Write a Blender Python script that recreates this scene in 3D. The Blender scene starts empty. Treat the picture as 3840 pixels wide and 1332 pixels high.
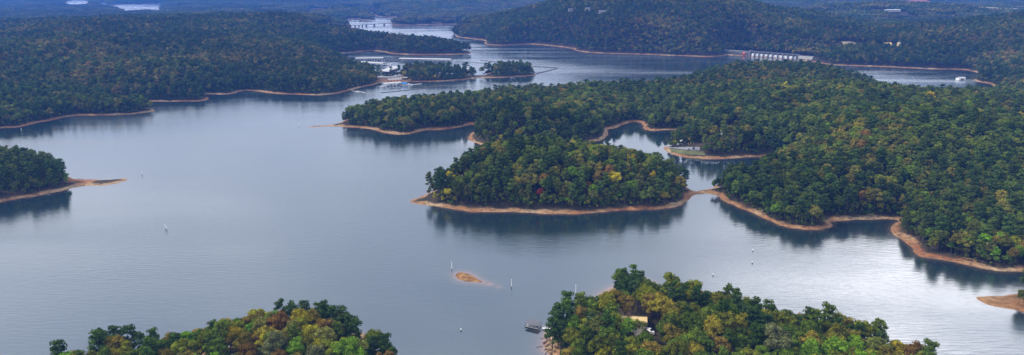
import bpy, bmesh, math, random
import numpy as np
from mathutils import Vector, Matrix
R = math.radians
rng = np.random.default_rng(7)
random.seed(7)

# ------------------------------------------------------------------ camera model (photo is 3840 x 1332)
F, YH, K = 2600.0, -60.0, 0.005
TH = math.atan((666 - YH) / F)
ST, CT = math.sin(TH), math.cos(TH)
H = CT / K

def W(px, py, z=0.0):
    u, v = (px - 1920) / F, (py - 666) / F
    dz = -(ST + v * CT)
    t = (z - H) / dz
    return (u * t, (CT - v * ST) * t)

def P(x, y, z=0.0):
    """world -> photo pixel"""
    dy, dz = y, z - H
    depth = dy * CT - dz * ST
    up = dy * ST + dz * CT
    return 1920 + F * x / depth, 666 - F * up / depth

scene = bpy.context.scene
COL = scene.collection

# ------------------------------------------------------------------ object helpers
def link(name, data, parent=None, loc=None):
    o = bpy.data.objects.new(name, data)
    COL.objects.link(o)
    if parent is not None:
        o.parent = parent
    if loc is not None:
        o.location = loc
    return o

def tag(o, label, cat=None, group=None, kind=None):
    if label: o['label'] = label
    if cat: o['category'] = cat
    if group: o['group'] = group
    if kind: o['kind'] = kind
    return o

def thing(name, label, cat, loc=(0, 0, 0), rotz=0.0, group=None):
    o = link(name, None)
    o.location = loc
    o.rotation_euler = (0, 0, rotz)
    o.empty_display_size = 1
    return tag(o, label, cat, group)

def dup(root, loc, rotz, label, scale=None):
    r = root.copy(); COL.objects.link(r)
    r.location = loc; r.rotation_euler = (0, 0, rotz)
    if scale: r.scale = (scale,) * 3
    r['label'] = label
    for ch in list(root.children):
        c = ch.copy(); COL.objects.link(c); c.parent = r
        for g in list(ch.children):
            d = g.copy(); COL.objects.link(d); d.parent = c
    return r

class MB:
    """collects simple solids into one mesh"""
    def __init__(s): s.v = []; s.f = []
    def add(s, v, f):
        n = len(s.v); s.v += [tuple(p) for p in v]; s.f += [tuple(i + n for i in q) for q in f]; return s
    def box(s, x0, x1, y0, y1, z0, z1):
        v = [(x0,y0,z0),(x1,y0,z0),(x1,y1,z0),(x0,y1,z0),(x0,y0,z1),(x1,y0,z1),(x1,y1,z1),(x0,y1,z1)]
        return s.add(v, [(3,2,1,0),(4,5,6,7),(0,1,5,4),(1,2,6,5),(2,3,7,6),(3,0,4,7)])
    def hexa(s, v):
        return s.add(v, [(3,2,1,0),(4,5,6,7),(0,1,5,4),(1,2,6,5),(2,3,7,6),(3,0,4,7)])
    def gable(s, x0, x1, y0, y1, z0, zr, t=0.15, axis='x'):
        """thick gable roof, ridge along axis"""
        if axis == 'x':
            ym = (y0 + y1) / 2
            for a, b in ((y0, ym), (ym, y1)):
                za, zb = (z0, zr) if a == y0 else (zr, z0)
                s.hexa([(x0,a,za),(x1,a,za),(x1,b,zb),(x0,b,zb),(x0,a,za+t),(x1,a,za+t),(x1,b,zb+t),(x0,b,zb+t)])
        else:
            xm = (x0 + x1) / 2
            for a, b in ((x0, xm), (xm, x1)):
                za, zb = (z0, zr) if a == x0 else (zr, z0)
                s.hexa([(a,y0,za),(b,y0,zb),(b,y1,zb),(a,y1,za),(a,y0,za+t),(b,y0,zb+t),(b,y1,zb+t),(a,y1,za+t)])
        return s
    def tube(s, a, b, r0, r1, n=6):
        a, b = Vector(a), Vector(b); d = (b - a).normalized()
        u = d.orthogonal().normalized(); w = d.cross(u)
        v = []
        for p, r in ((a, r0), (b, r1)):
            for i in range(n):
                t = 2 * math.pi * i / n
                v.append(p + u * (r * math.cos(t)) + w * (r * math.sin(t)))
        f = [(i, (i+1) % n, n + (i+1) % n, n + i) for i in range(n)]
        f += [tuple(range(n-1, -1, -1)), tuple(range(n, 2*n))]
        return s.add(v, f)
    def mesh(s, name, mat=None):
        me = bpy.data.meshes.new(name); me.from_pydata(s.v, [], s.f); me.update()
        if mat: me.materials.append(mat)
        return me
    def build(s, name, mat, parent=None, loc=None):
        return link(name, s.mesh(name, mat), parent, loc)

# ------------------------------------------------------------------ materials
def new_mat(name):
    m = bpy.data.materials.new(name); m.use_nodes = True
    nt = m.node_tree; nt.nodes.clear()
    return m, nt, nt.nodes.new('ShaderNodeOutputMaterial')

def nd(nt, t, **kw):
    n = nt.nodes.new(t)
    for k, v in kw.items():
        if hasattr(n, k): setattr(n, k, v)
        else: n.inputs[k].default_value = v
    return n

def simple(name, col, rough=0.6, var=0.25, scale=1.5, metal=0.0):
    m, nt, out = new_mat(name)
    b = nd(nt, 'ShaderNodeBsdfPrincipled'); b.inputs['Roughness'].default_value = rough
    b.inputs['Metallic'].default_value = metal
    tc = nd(nt, 'ShaderNodeTexCoord'); nz = nd(nt, 'ShaderNodeTexNoise'); nz.inputs['Scale'].default_value = scale
    nz.inputs['Detail'].default_value = 5
    mp = nd(nt, 'ShaderNodeMapRange'); mp.inputs[1].default_value = .3; mp.inputs[2].default_value = .7
    mp.inputs[3].default_value = 1 - var; mp.inputs[4].default_value = 1 + var * .4
    mx = nd(nt, 'ShaderNodeVectorMath', operation='SCALE'); mx.inputs[0].default_value = col
    L = nt.links.new
    L(tc.outputs['Object'], nz.inputs['Vector']); L(nz.outputs[0], mp.inputs[0]); L(mp.outputs[0], mx.inputs['Scale'])
    L(mx.outputs[0], b.inputs['Base Color']); L(b.outputs[0], out.inputs[0])
    return m

M = dict(
    white=simple('white_paint', (.78, .78, .76), .45, .12),
    gel=simple('boat_gelcoat', (.8, .8, .8), .3, .06),
    roofw=simple('pale_metal_roof', (.52, .50, .49), .5, .22, .25),
    roofg=simple('grey_metal_roof', (.13, .13, .145), .5, .2, .4),
    roofd=simple('dark_shingle', (.09, .09, .10), .8, .3),
    wood=simple('weathered_wood', (.10, .085, .075), .8, .35),
    deck=simple('pale_decking', (.5, .48, .45), .7, .25),
    dark=simple('dark_steel', (.05, .05, .06), .6, .2),
    concrete=simple('concrete', (.15, .15, .16), .85, .35, .12),
    concretel=simple('pale_concrete', (.46, .45, .41), .85, .2, .12),
    brown=simple('riprap_bank', (.15, .10, .08), .9, .45, .5),
    blue=simple('blue_canvas', (.02, .22, .55), .5, .15),
    tarp=simple('blue_tarp', (.015, .09, .42), .4, .25),
    red=simple('red_paint', (.75, .07, .05), .5, .1),
    cream=simple('cream_siding', (.78, .56, .26), .7, .2),
    glass=simple('dark_window', (.03, .035, .045), .15, .1),
    asphalt=simple('asphalt', (.21, .21, .235), .85, .25, .12),
    kerb=simple('kerb_concrete', (.5, .46, .36), .8, .2, .5),
    gate=simple('white_steel_gate', (.80, .81, .83), .5, .08, .1),
    buoy=simple('buoy_white', (.85, .84, .8), .4, .05),
    bark=simple('bark', (.12, .095, .075), .9, .4, 1.2),
    palebark=simple('pale_bare_bark', (.36, .32, .28), .9, .25, 1.2),
    driftwood=simple('driftwood', (.10, .075, .055), .9, .4, 1.2),
    field=simple('dry_field', (.27, .21, .12), .95, .3, .03),
    redclay=simple('red_clay_field', (.33, .10, .07), .95, .3, .02),
    grassy=simple('mown_grass', (.13, .14, .05), .95, .35, .1),
    black=simple('black_plastic', (.02, .02, .02), .5, .1),
    brick=simple('brick_brown', (.22, .10, .06), .9, .3, 1.0),
)

def foliage_mat(name, lo, hi, far=False):
    m, nt, out = new_mat(name); L = nt.links.new
    at = nd(nt, 'ShaderNodeAttribute'); at.attribute_type = 'INSTANCER'; at.attribute_name = 'tint'
    geo = nd(nt, 'ShaderNodeNewGeometry')
    mp = nd(nt, 'ShaderNodeMapRange'); mp.inputs[3].default_value = lo; mp.inputs[4].default_value = hi
    L(geo.outputs['Random Per Island'], mp.inputs[0])
    sc = nd(nt, 'ShaderNodeVectorMath', operation='SCALE'); L(at.outputs['Color'], sc.inputs[0]); L(mp.outputs[0], sc.inputs['Scale'])
    tc_ = nd(nt, 'ShaderNodeTexCoord'); nz_ = nd(nt, 'ShaderNodeTexNoise'); nz_.inputs['Scale'].default_value = .42; nz_.inputs['Detail'].default_value = 2
    L(tc_.outputs['Object'], nz_.inputs['Vector']); mq = nd(nt, 'ShaderNodeMapRange'); mq.inputs[1].default_value = .35; mq.inputs[2].default_value = .65; mq.inputs[3].default_value = .74; mq.inputs[4].default_value = 1.3
    L(nz_.outputs[0], mq.inputs[0]); s2_ = nd(nt, 'ShaderNodeVectorMath', operation='SCALE'); L(sc.outputs[0], s2_.inputs[0]); L(mq.outputs[0], s2_.inputs['Scale'])
    colr = s2_.outputs[0]
    if far:
        # a few crowns of each patch turn olive, rust or straw yellow
        wn = nd(nt, 'ShaderNodeTexWhiteNoise'); wn.noise_dimensions = '4D'
        L(geo.outputs['Random Per Island'], wn.inputs['W'])
        oi = nd(nt, 'ShaderNodeVectorMath', operation='SCALE'); oi.inputs['Scale'].default_value = 917.0
        L(at.outputs['Color'], oi.inputs[0]); L(oi.outputs[0], wn.inputs['Vector'])
        rp = nd(nt, 'ShaderNodeValToRGB'); e = rp.color_ramp.elements
        rp.color_ramp.interpolation = 'CONSTANT'
        e[0].position = 0; e[0].color = (1, 1, 1, 1)
        e[1].position = .62; e[1].color = (1.25, 1.2, .95, 1)
        for p, c in ((.74, (.62, .75, .8)), (.88, (1.45, 1.3, 1.0)), (.93, (.85, 1.15, .9)), (.975, (2.1, 1.8, 1.0))):
            q = e.new(p); q.color = (*c, 1)
        L(wn.outputs['Value'], rp.inputs[0])
        mm = nd(nt, 'ShaderNodeVectorMath', operation='MULTIPLY'); L(colr, mm.inputs[0]); L(rp.outputs[0], mm.inputs[1])
        colr = mm.outputs[0]
    df = nd(nt, 'ShaderNodeBsdfDiffuse'); tr = nd(nt, 'ShaderNodeBsdfTranslucent'); mx = nd(nt, 'ShaderNodeMixShader')
    mx.inputs[0].default_value = 0.0 if far else 0.25
    L(colr, df.inputs[0]); L(colr, tr.inputs[0]); L(df.outputs[0], mx.inputs[1]); L(tr.outputs[0], mx.inputs[2])
    L((df if far else mx).outputs[0], out.inputs[0])
    return m
M['leaf'] = foliage_mat('foliage', .55, 1.45)
M['leaf_far'] = foliage_mat('foliage_patch', .75, 1.2, True)

# ------------------------------------------------------------------ noise
def vnoise(x, y, scale, seed=0):
    x = np.asarray(x) / scale + seed * 17.13; y = np.asarray(y) / scale + seed * 9.71
    xi, yi = np.floor(x).astype(np.int64), np.floor(y).astype(np.int64)
    fx, fy = x - xi, y - yi
    fx = fx * fx * (3 - 2 * fx); fy = fy * fy * (3 - 2 * fy)
    def h(a, b):
        n = (a * 374761393 + b * 668265263 + seed * 1274126177) & 0xffffffff
        n = ((n ^ (n >> 13)) * 1274126177) & 0xffffffff
        return ((n ^ (n >> 16)) & 0xffff) / 65535.0
    return (h(xi, yi) * (1-fx) + h(xi+1, yi) * fx) * (1-fy) + (h(xi, yi+1) * (1-fx) + h(xi+1, yi+1) * fx) * fy
def fbm(x, y, scale, seed=0, octv=3):
    r = 0; a = .5; t = 0
    for i in range(octv):
        r = r + a * vnoise(x, y, scale / 2**i, seed + i); t += a; a *= .5
    return r / t * 2 - 1

# ------------------------------------------------------------------ shorelines, traced on the water plane
def poly(pts, n=1):
    out = []
    for p in pts:
        out.append(p[1:] if p[0] == 'w' else W(*p))
    p = np.array(out, float)
    for _ in range(n):     # round the corners
        q = np.roll(p, -1, 0)
        p = np.stack([p * .8 + q * .2, p * .2 + q * .8], 1).reshape(-1, 2)
    return p

LAND = {}
LAND['west_shore'] = (poly([(-900,640),(-300,520),(0,481),(73,477),(145,461),(207,450),(240,439),(302,433),(391,433),(481,431),(537,424),(582,417),(570,409),
 (548,406),(470,402),(430,395),(460,386),(543,381),(593,380),(671,381),(750,380),(783,374),(783,366),(761,361),(766,353),(811,355),(873,353),
 (917,338),(960,342),(1016,351),(1100,355),(1200,358),(1273,351),(1324,336),(1374,324),(1407,318),(1424,307),(1470,307),(1519,306),(1575,307),
 (1659,306),(1743,299),(1788,292),(1855,292),(1920,289),(1976,286),(2020,281),(2004,275),(1960,269),(1880,268),(1840,271),(1818,284),(1785,285),
 (1750,282),(1700,281),(1640,277),(1560,275),(1510,278),(1494,287),(1450,288),(1421,287),(1395,272),(1340,258),(1305,248),(1290,238),(1286,228),
 (1270,221),(1243,214),(1240,202),(1300,199),(1357,194),(1397,190),(1446,196),(1455,201),(1513,205),(1600,206),(1717,205),(1760,202),(1771,198),
 (1760,192),(1700,184),(1588,176),(1491,168),(1413,164),(1324,160),(1230,157),(1200,148),(1200,137),(1235,130),(1297,127),(1375,125),(1410,123.5),
 (1400,121),(1300,121.5),(1268,122),(1262,113),(1290,109),(1300,104),(1318,99),(1305,96),(1270,92),(1255,87),(1262,81),(1297,79),(1303,73),(1340,70),(1351,74),
 (1375,76.5),(1406,72),(1400,62),(1380,56),(1385,50),(1400,47),(1370,42),('w',-1300,6500),('w',-1300,13500),('w',-15000,13500),('w',-15000,900)]), 5.5)
LAND['east_shore'] = (poly([(2725,204),(2714,210),(2653,214),(2563,210),(2479,207),(2367,203),(2284,201),(2200,197),(2152,190),(2155,183),(2077,173),
 (1993,165),(1920,169),(1870,171),(1816,167),(1821,152),(1760,145),(1712,140),(1703,125),(1705,112),(1715,100),(1726,94),(1700,91),(1650,91),(1600,93),
 (1540,94),(1470,95),(1466,90),(1475,85),(1500,80),(1514,72),(1497,66),(1452,64),(1413,61),(1405,56),(1411,50),(1385,46),('w',-1300,5900),
 ('w',-1700,6500),('w',-1700,13500),('w',15000,13500),('w',15000,3000),(4600,380),(4200,380),(3735,372),(3745,330),(3705,313),(3655,305),(3650,298),
 (3690,290),(3663,270),(3607,261),(3495,260),(3300,250),(3120,245),(3060,233),(3040,229)], 1), 6.0)
LAND['middle_land'] = (poly([(1136,478.5),(1184,472),(1228,470),(1268,463),(1300,446),(1400,431),(1550,422),(1687,393),(1800,379),(2088,366),(2300,352),(2540,344),
 (2600,305),(2800,287),(2900,274),(3000,271),(3100,279),(3220,314),(3320,352),(3350,378),(3500,374),(3700,372),(3850,372),(4700,372),(5000,700),(4600,1060),(4100,1040),
 (3840,1022),(3764,1018),(3689,1010),(3635,996),(3570,982),(3505,973),(3451,963),(3424,947),(3419,925),(3387,904),(3354,882),(3336,856),(3352,838),(3375,828),
 (3350,822),(3272,823),(3171,826),(3109,834),(3121,842),(3115,852),(3070,863),(3020,863),(2958,856),(2914,842),(2880,826),(2815,797),(2759,775),(2720,758),
 (2698,738),(2675,729),(2647,726),(2608,730),(2588,741),(2591,750),(2552,770),(2513,780),(2451,785),(2345,789),(2278,793),(2188,802),(2144,804),(2032,803),
 (1920,795),(1833,796),(1760,794),(1710,786),(1659,778),(1603,770),(1564,766),(1531,755),(1570,742),(1610,722),(1650,705),(1690,680),(1750,645),(1850,612),(1950,600),
 (2100,598),(2250,606),(2380,625),(2480,650),(2555,688),(2595,718),(2647,712),(2676,705),(2684,692),(2740,688),(2787,688),(2850,660),(2900,640),(2960,618),
 (2975,604),(2900,592),(2821,588),(2759,594),(2675,597),(2591,593),(2541,587),(2507,573),(2485,552),(2520,548),(2586,549),(2574,523),(2558,501),(2548,489),(2491,488),(2446,493),
 (2412,484),(2407,461),(2379,456),(2334,467),(2312,481),(2278,486),(2286,503),(2256,526),(2211,537),(2100,556),(1950,562),(1832,549),(1788,541),(1754,520),(1765,500),
 (1800,480),(1790,466),(1765,468),(1737,474),(1676,485),(1592,489),(1547,502),(1491,507),(1435,499),(1396,487),(1352,479),(1262,475),(1212,474.5)]), 8.2)
LAND['left_island'] = (poly([(484,674),(470,669),(425,673),(380,677),(313,675),(269,669),(215,652),(150,638),(0,622),(-300,618),(-700,660),(-500,800),(-150,790),(0,760),(34,752),(90,744),
 (157,732),(224,718),(280,702),(336,696),(403,694),(447,685)]), 10.0)
LAND['bare_islet'] = (poly([(1707,1035),(1712,1025),(1722,1022),(1734,1022),(1749,1025),(1768,1032),(1784,1042),(1801,1052),(1818,1060),(1834,1064),(1808,1061),(1783,1058),(1757,1056),
 (1734,1052),(1720,1048),(1714,1042)]), 99.0)
LAND['right_spit'] = (poly([(3659,1115),(3710,1112),(3764,1110),(3796,1106),(3840,1098),(4000,1090),(4300,1090),(4300,1300),(4000,1210),(3840,1170),(3796,1160),(3742,1152),(3694,1138)]), 10.0)
LAND['near_left_point'] = (poly([(90,1560),(190,1450),(330,1365),(480,1350),(600,1355),(720,1335),(850,1300),(980,1275),(1100,1252),(1200,1250),(1290,1256),(1350,1246),(1385,1275),(1430,1330),(1480,1375),
 (1500,1440),(1530,1600),(1500,1850),(90,1850)]), 4.5)
LAND['near_right_point'] = (poly([(2057,1242),(2085,1225),(2130,1200),(2190,1160),(2235,1118),(2266,1096),(2313,1074),(2360,1058),(2403,1052),(2433,1055),(2454,1072),(2470,1100),(2530,1130),(2600,1150),
 (2700,1178),(2790,1215),(2890,1262),(3000,1272),(3120,1280),(3250,1305),(3350,1345),(3440,1400),(3540,1470),(3600,1600),(3600,1850),(2090,1850),(2072,1500),(2064,1340),(2051,1325),(2038,1311),
 (2042,1295),(2047,1276),(2046,1258)]), 5.0)
PONDS = [poly([(240,4),(285,1),(332,1),(334,20),(322,30),(268,32),(246,20)]), poly([(405,18),(500,16.5),(612,14.5),(606,30),(598,44),(594,56),(540,58),(476,57),(462,46),(430,34)]),
         poly([(370,11),(402,10.5),(405,30),(378,26)]), poly([(1158,36),(1190,33.5),(1240,35),(1235,52),(1160,58)]), poly([(1005,56),(1090,54.5),(1088,66),(1010,68)]),
         poly([(1300,41),(1377,39),(1378,50),(1310,52)]), poly([(1545,70),(1607,69),(1600,76),(1550,78)])]

def sdf_poly(p, x, y, reach=260.0):
    """signed distance (inside +) to polygon p, exact within reach"""
    out = np.full(x.shape, -reach)
    lo, hi = p.min(0) - reach, p.max(0) + reach
    m = (x > lo[0]) & (x < hi[0]) & (y > lo[1]) & (y < hi[1])
    if not m.any(): return out
    X, Y = x[m], y[m]
    d2 = np.full(X.shape, 1e12); ins = np.zeros(X.shape, bool)
    q = np.roll(p, -1, 0)
    for (ax, ay), (bx, by) in zip(p, q):
        ex, ey = bx - ax, by - ay
        l2 = ex*ex + ey*ey + 1e-9
        t = np.clip(((X-ax)*ex + (Y-ay)*ey) / l2, 0, 1)
        dx, dy = X - ax - t*ex, Y - ay - t*ey
        np.minimum(d2, dx*dx + dy*dy, out=d2)
        if ay != by:
            c = ((ay > Y) != (by > Y))
            ins ^= c & (X < (bx-ax) * (Y-ay) / (by-ay) + ax)
    d = np.sqrt(d2)
    out[m] = np.where(ins, d, -d)
    return out

def land_sdf(x, y):
    s = np.full(x.shape, -260.0); mar = np.full(x.shape, 8.0)
    for k, (p, mg) in LAND.items():
        d = sdf_poly(p, x, y)
        b = d > s; s = np.where(b, d, s); mar = np.where(b, mg, mar)
    for p in PONDS:
        s = np.minimum(s, -sdf_poly(p, x, y))
    dist = np.sqrt(x*x + y*y)
    wob = np.clip((dist - 200) / 900, .35, 1.6)
    big = np.where(mar > 50, .0, 1.0)
    s = s + (fbm(x, y, 34, 3, 3) * 2.6 * wob + fbm(x, y, 9, 8, 2) * 1.5) * big + fbm(x, y, 3.5, 5, 2) * .25 * (1 - big)
    return s, mar

def hill(px, y, h, sx, sy):
    depth = y * CT + H * ST
    return ((px - 1920) / F * depth, y, h, sx, sy)
HILLS = [hill(2490, 2560, 148, 320, 330), hill(2160, 2900, 46, 240, 320), hill(1950, 3300, 22, 380, 300), hill(3530, 3200, 52, 520, 300), hill(3220, 3500, 40, 350, 300), hill(4060, 1900, 92, 270, 300),
         hill(3900, 3900, 60, 500, 300), hill(390, 2050, 40, 260, 180), hill(120, 1500, 22, 200, 150), hill(900, 1750, 26, 260, 200), hill(1100, 2900, 26, 500, 300),
         hill(2030, 640, 16, 58, 32), hill(1830, 655, 9, 60, 30), hill(2260, 640, 4, 45, 30), hill(1960, 870, 20, 70, 40), hill(2750, 1400, 9, 120, 100), hill(2720, 1250, 6, 200, 120), hill(600, 2300, 26, 420, 160), hill(1150, 2500, 34, 300, 160), hill(250, 2600, 30, 500, 140), hill(700, 3000, 24, 600, 120), hill(300, 1700, 20, 160, 90), hill(640, 1330, 14, 90, 60), hill(2480, 1900, 20, 160, 70), hill(2200, 2250, 24, 110, 120), hill(2350, 2050, 24, 90, 100), hill(1350, 1600, -10, 90, 60), hill(1180, 1650, -6, 60, 50), hill(2700, 2150, 26, 90, 110), hill(3050, 2600, 30, 150, 130),
         hill(3200, 720, 20, 110, 70), hill(3600, 720, 18, 120, 80), hill(3500, 950, 14, 160, 90), hill(3000, 950, 9, 120, 70), hill(1620, 1010, 7, 90, 40),
         hill(2560, 352, 6, 55, 32), hill(2900, 320, 4, 60, 34), hill(860, 322, 4, 50, 30), hill(1150, 338, 6, 26, 22), hill(40, 690, 6, 80, 40),
         hill(3300, 6200, 110, 900, 500), hill(2500, 6800, 130, 1300, 500), hill(4000, 5600, 85, 700, 400), hill(2950, 4600, 62, 500, 300), hill(1700, 5200, 55, 700, 400), hill(1500, 7600, 90, 1800, 600)]
FLATS = []      # (poly world, z) levelled pads
def height(x, y, want=False):
    s, mar = land_sdf(x, y)
    dist = np.sqrt(x*x + y*y)
    sp = np.clip(s, 0, None)
    z = np.minimum(sp * 0.17, 1.9 + (sp - 11).clip(0) * .10)
    z = np.where(sp > 9, 1.9 + (13 * np.clip((dist - 350) / 350, .3, 1)) * (1 - np.exp(-(sp - 9).clip(0) / 75)), sp * 0.21)
    inl = np.clip((s - 8) / 70, 0, 1); inl = inl * inl * (3 - 2 * inl)
    inl2 = np.clip((s - 4) / 30, 0, 1)
    z = z + inl * (fbm(x, y, 210, 21, 3) * 9 * np.clip(dist / 1200, .3, 1.3))
    far = np.clip((y - 5200) / 2500, 0, 1) * np.clip((x + 1200) / 1500, 0, 1)
    z = z + inl * far * (60 + 60 * fbm(x, y, 1400, 31, 3))
    for hx, hy, hh, sx, sy in HILLS:
        z = z + (inl2 if hy < 1100 else inl) * hh * np.exp(-.5 * (((x-hx)/sx)**2 + ((y-hy)/sy)**2))
    z = np.where(s > 9, np.maximum(z, 1.9), z)
    z = z + np.clip(s, 0, 3) * .06 * fbm(x, y, 4, 41, 2)
    zu = np.maximum(s * .28, -5)
    z = np.where(s < 0, zu, z)
    # ground kept low right behind the dam, and pads
    for (cx, cy, ux, uy, lx, ly, zz, blend) in FLATS:
        a = (x-cx)*ux + (y-cy)*uy; b = -(x-cx)*uy + (y-cy)*ux
        d = np.maximum(np.abs(a) - lx, np.abs(b) - ly)
        w = np.clip(1 - d / blend, 0, 1); w = w*w*(3-2*w) * np.clip(s / 3, 0, 1)
        z = z * (1-w) + zz * w
    if want: return z, s, mar
    return z

def H1(x, y): return float(height(np.array([float(x)]), np.array([float(y)]))[0])
def hit(px, py):
    """where the camera ray of a photo pixel meets the ground"""
    u, v = (px - 1920) / F, (py - 666) / F
    dx, dy, dz = u, CT - v*ST, -(ST + v*CT)
    t1 = H / -dz
    t = np.linspace(max(t1 * .45, 100), t1, 900)
    z = np.maximum(height(t*dx, t*dy), 0)
    b = np.nonzero(H + t*dz <= z)[0]
    i = b[0] if len(b) else -1
    return float(t[i]*dx), float(t[i]*dy), float(z[i])

DA, DB = np.array(W(2727, 204)), np.array(W(3040, 229))
du = (DB - DA); DL = float(np.hypot(*du)); du = du / DL
dn = np.array([-du[1], du[0]])
if dn[1] < 0: dn = -dn
c = (DA + DB) / 2 + dn * 62
FLATS.append((c[0], c[1], du[0], du[1], DL/2 + 5, 50, 5.5, 60))
ca = (np.array(W(1432, 300)) + np.array(W(1512, 300))) / 2
FLATS.append((ca[0], ca[1], 1, 0, 30, 40, 1.2, 20))
ca = W(3760, 1132); FLATS.append((ca[0], ca[1], 1, 0, 30, 14, 1.0, 12))
ca = W(300, 680); FLATS.append((ca[0], ca[1], 1, 0, 14, 9, 1.1, 8))
hp = hit(2372, 1236); FLATS.append((hp[0] + 1, hp[1], 1, 0, 14, 9, hp[2], 10))

# ------------------------------------------------------------------ terrain sheet
def fan(y0, y1, ny, nx, tmax):
    ys = y0 * (y1 / y0) ** np.linspace(0, 1, ny)
    ts = np.linspace(-tmax, tmax, nx)
    Y, T = np.meshgrid(ys, ts, indexing='ij')
    return (Y + 60) * T, Y
def grid_mesh(name, X, Y, Z, attrs):
    ny, nx = X.shape
    me = bpy.data.meshes.new(name)
    co = np.stack([X, Y, Z], -1).reshape(-1, 3).astype(np.float32)
    idx = np.arange(ny * nx).reshape(ny, nx)
    q = np.stack([idx[:-1, :-1], idx[:-1, 1:], idx[1:, 1:], idx[1:, :-1]], -1).reshape(-1, 4).astype(np.int32)
    me.vertices.add(len(co)); me.vertices.foreach_set('co', co.ravel())
    me.loops.add(q.size); me.loops.foreach_set('vertex_index', q.ravel())
    me.polygons.add(len(q)); me.polygons.foreach_set('loop_start', np.arange(0, q.size, 4, dtype=np.int32))
    me.polygons.foreach_set('use_smooth', np.ones(len(q), bool))
    for k, a in attrs.items():
        at = me.attributes.new(k, 'FLOAT', 'POINT'); at.data.foreach_set('value', a.ravel().astype(np.float32))
    me.update(calc_edges=True)
    return me

X, Y = fan(190, 12000, 900, 940, .95)
Z, SD, _ = height(X.ravel(), Y.ravel(), True)
Z = Z.reshape(X.shape); SD = SD.reshape(X.shape)

m, nt, out = new_mat('ground'); L = nt.links.new
geo = nd(nt, 'ShaderNodeNewGeometry'); sx = nd(nt, 'ShaderNodeSeparateXYZ'); L(geo.outputs['Position'], sx.inputs[0])
def noise(scale, detail=4, vec=None):
    n = nd(nt, 'ShaderNodeTexNoise'); n.inputs['Scale'].default_value = scale; n.inputs['Detail'].default_value = detail
    L(vec or geo.outputs['Position'], n.inputs['Vector']); return n.outputs[0]
def ramp(src, stops):
    r = nd(nt, 'ShaderNodeValToRGB'); e = r.color_ramp.elements
    e[0].position, e[0].color = stops[0][0], (*stops[0][1], 1)
    e[1].position, e[1].color = stops[-1][0], (*stops[-1][1], 1)
    for p, cc in stops[1:-1]:
        k = e.new(p); k.color = (*cc, 1)
    L(src, r.inputs[0]); return r.outputs[0]
def mapr(src, a, b, c=0., d=1.):
    n = nd(nt, 'ShaderNodeMapRange'); 
    for i, v in enumerate((a, b, c, d)): n.inputs[i+1].default_value = v
    L(src, n.inputs[0]); return n.outputs[0]
def math_(op, a, b):
    n = nd(nt, 'ShaderNodeMath', operation=op)
    for i, v in enumerate((a, b)):
        if isinstance(v, (int, float)): n.inputs[i].default_value = v
        else: L(v, n.inputs[i])
    return n.outputs[0]
def mixc(f, a, b):
    n = nd(nt, 'ShaderNodeMix', data_type='RGBA')
    L(f, n.inputs[0])
    for i, v in ((6, a), (7, b)):
        if isinstance(v, tuple): n.inputs[i].default_value = (*v, 1)
        else: L(v, n.inputs[i])
    return n.outputs[2]
# shore clay: pale tan, orange, red and dark rock, in broad stains and thin level lines left by falling water
clay = ramp(noise(.022, 7), [(.34, (.26, .088, .034)), (.44, (.31, .145, .058)), (.53, (.36, .21, .10)), (.64, (.45, .32, .185))])
sv = nd(nt, 'ShaderNodeMapping'); L(geo.outputs['Position'], sv.inputs[0]); sv.inputs['Scale'].default_value = (.22, .22, 3.4)
strata = noise(1.0, 4, sv.outputs[0])
clay = mixc(mapr(strata, .50, .64, 0, .75), clay, (.13, .075, .045))
clay = mixc(mapr(strata, .30, .42, .35, 0), clay, (.58, .43, .28))
clay = mixc(mapr(noise(.35, 6), .52, .66, 0, .75), clay, (.09, .06, .04))
clay = mixc(mapr(sx.outputs['Z'], .0, .35, .55, 0), clay, (.20, .115, .06))
floor_ = ramp(noise(.12, 5), [(.35, (.028, .024, .014)), (.55, (.055, .042, .024)), (.7, (.09, .06, .03))])
line = math_('ADD', sx.outputs['Z'], mapr(noise(.06, 5), .3, .7, -1.0, .9))
colr = mixc(mapr(line, .95, 1.75), clay, floor_)
ba = nd(nt, 'ShaderNodeAttribute'); ba.attribute_name = 'bare'
colr = mixc(ba.outputs['Fac'], colr, ramp(noise(.25, 5), [(.36, (.13, .065, .028)), (.5, (.24, .12, .045)), (.64, (.32, .18, .075))]))
bed = mapr(sx.outputs['Z'], -1.2, -.1)
colr = mixc(bed, (.02, .025, .02), colr)
b = nd(nt, 'ShaderNodeBsdfPrincipled'); b.inputs['Roughness'].default_value = .9; b.inputs['Specular IOR Level'].default_value = .2
L(colr, b.inputs['Base Color'])
bp = nd(nt, 'ShaderNodeBump'); bp.inputs['Distance'].default_value = .8; bp.inputs['Strength'].default_value = .8
L(noise(.45, 6), bp.inputs['Height']); L(bp.outputs[0], b.inputs['Normal'])
L(b.outputs[0], out.inputs[0]); M['ground'] = m
bare = np.clip(sdf_poly(LAND['bare_islet'][0], X.ravel(), Y.ravel(), 60) / 4 + 1.5, 0, 1) + np.clip(sdf_poly(LAND['right_spit'][0], X.ravel(), Y.ravel(), 60) / 4 + 1.5, 0, 1) * .6
g = link('terrain', grid_mesh('terrain', X, Y, Z, {'shore': SD, 'bare': np.clip(bare, 0, 1)}))
g.data.materials.append(M['ground'])
tag(g, 'rolling wooded land with bare orange clay shores around the lake', 'terrain', kind='structure')

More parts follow.
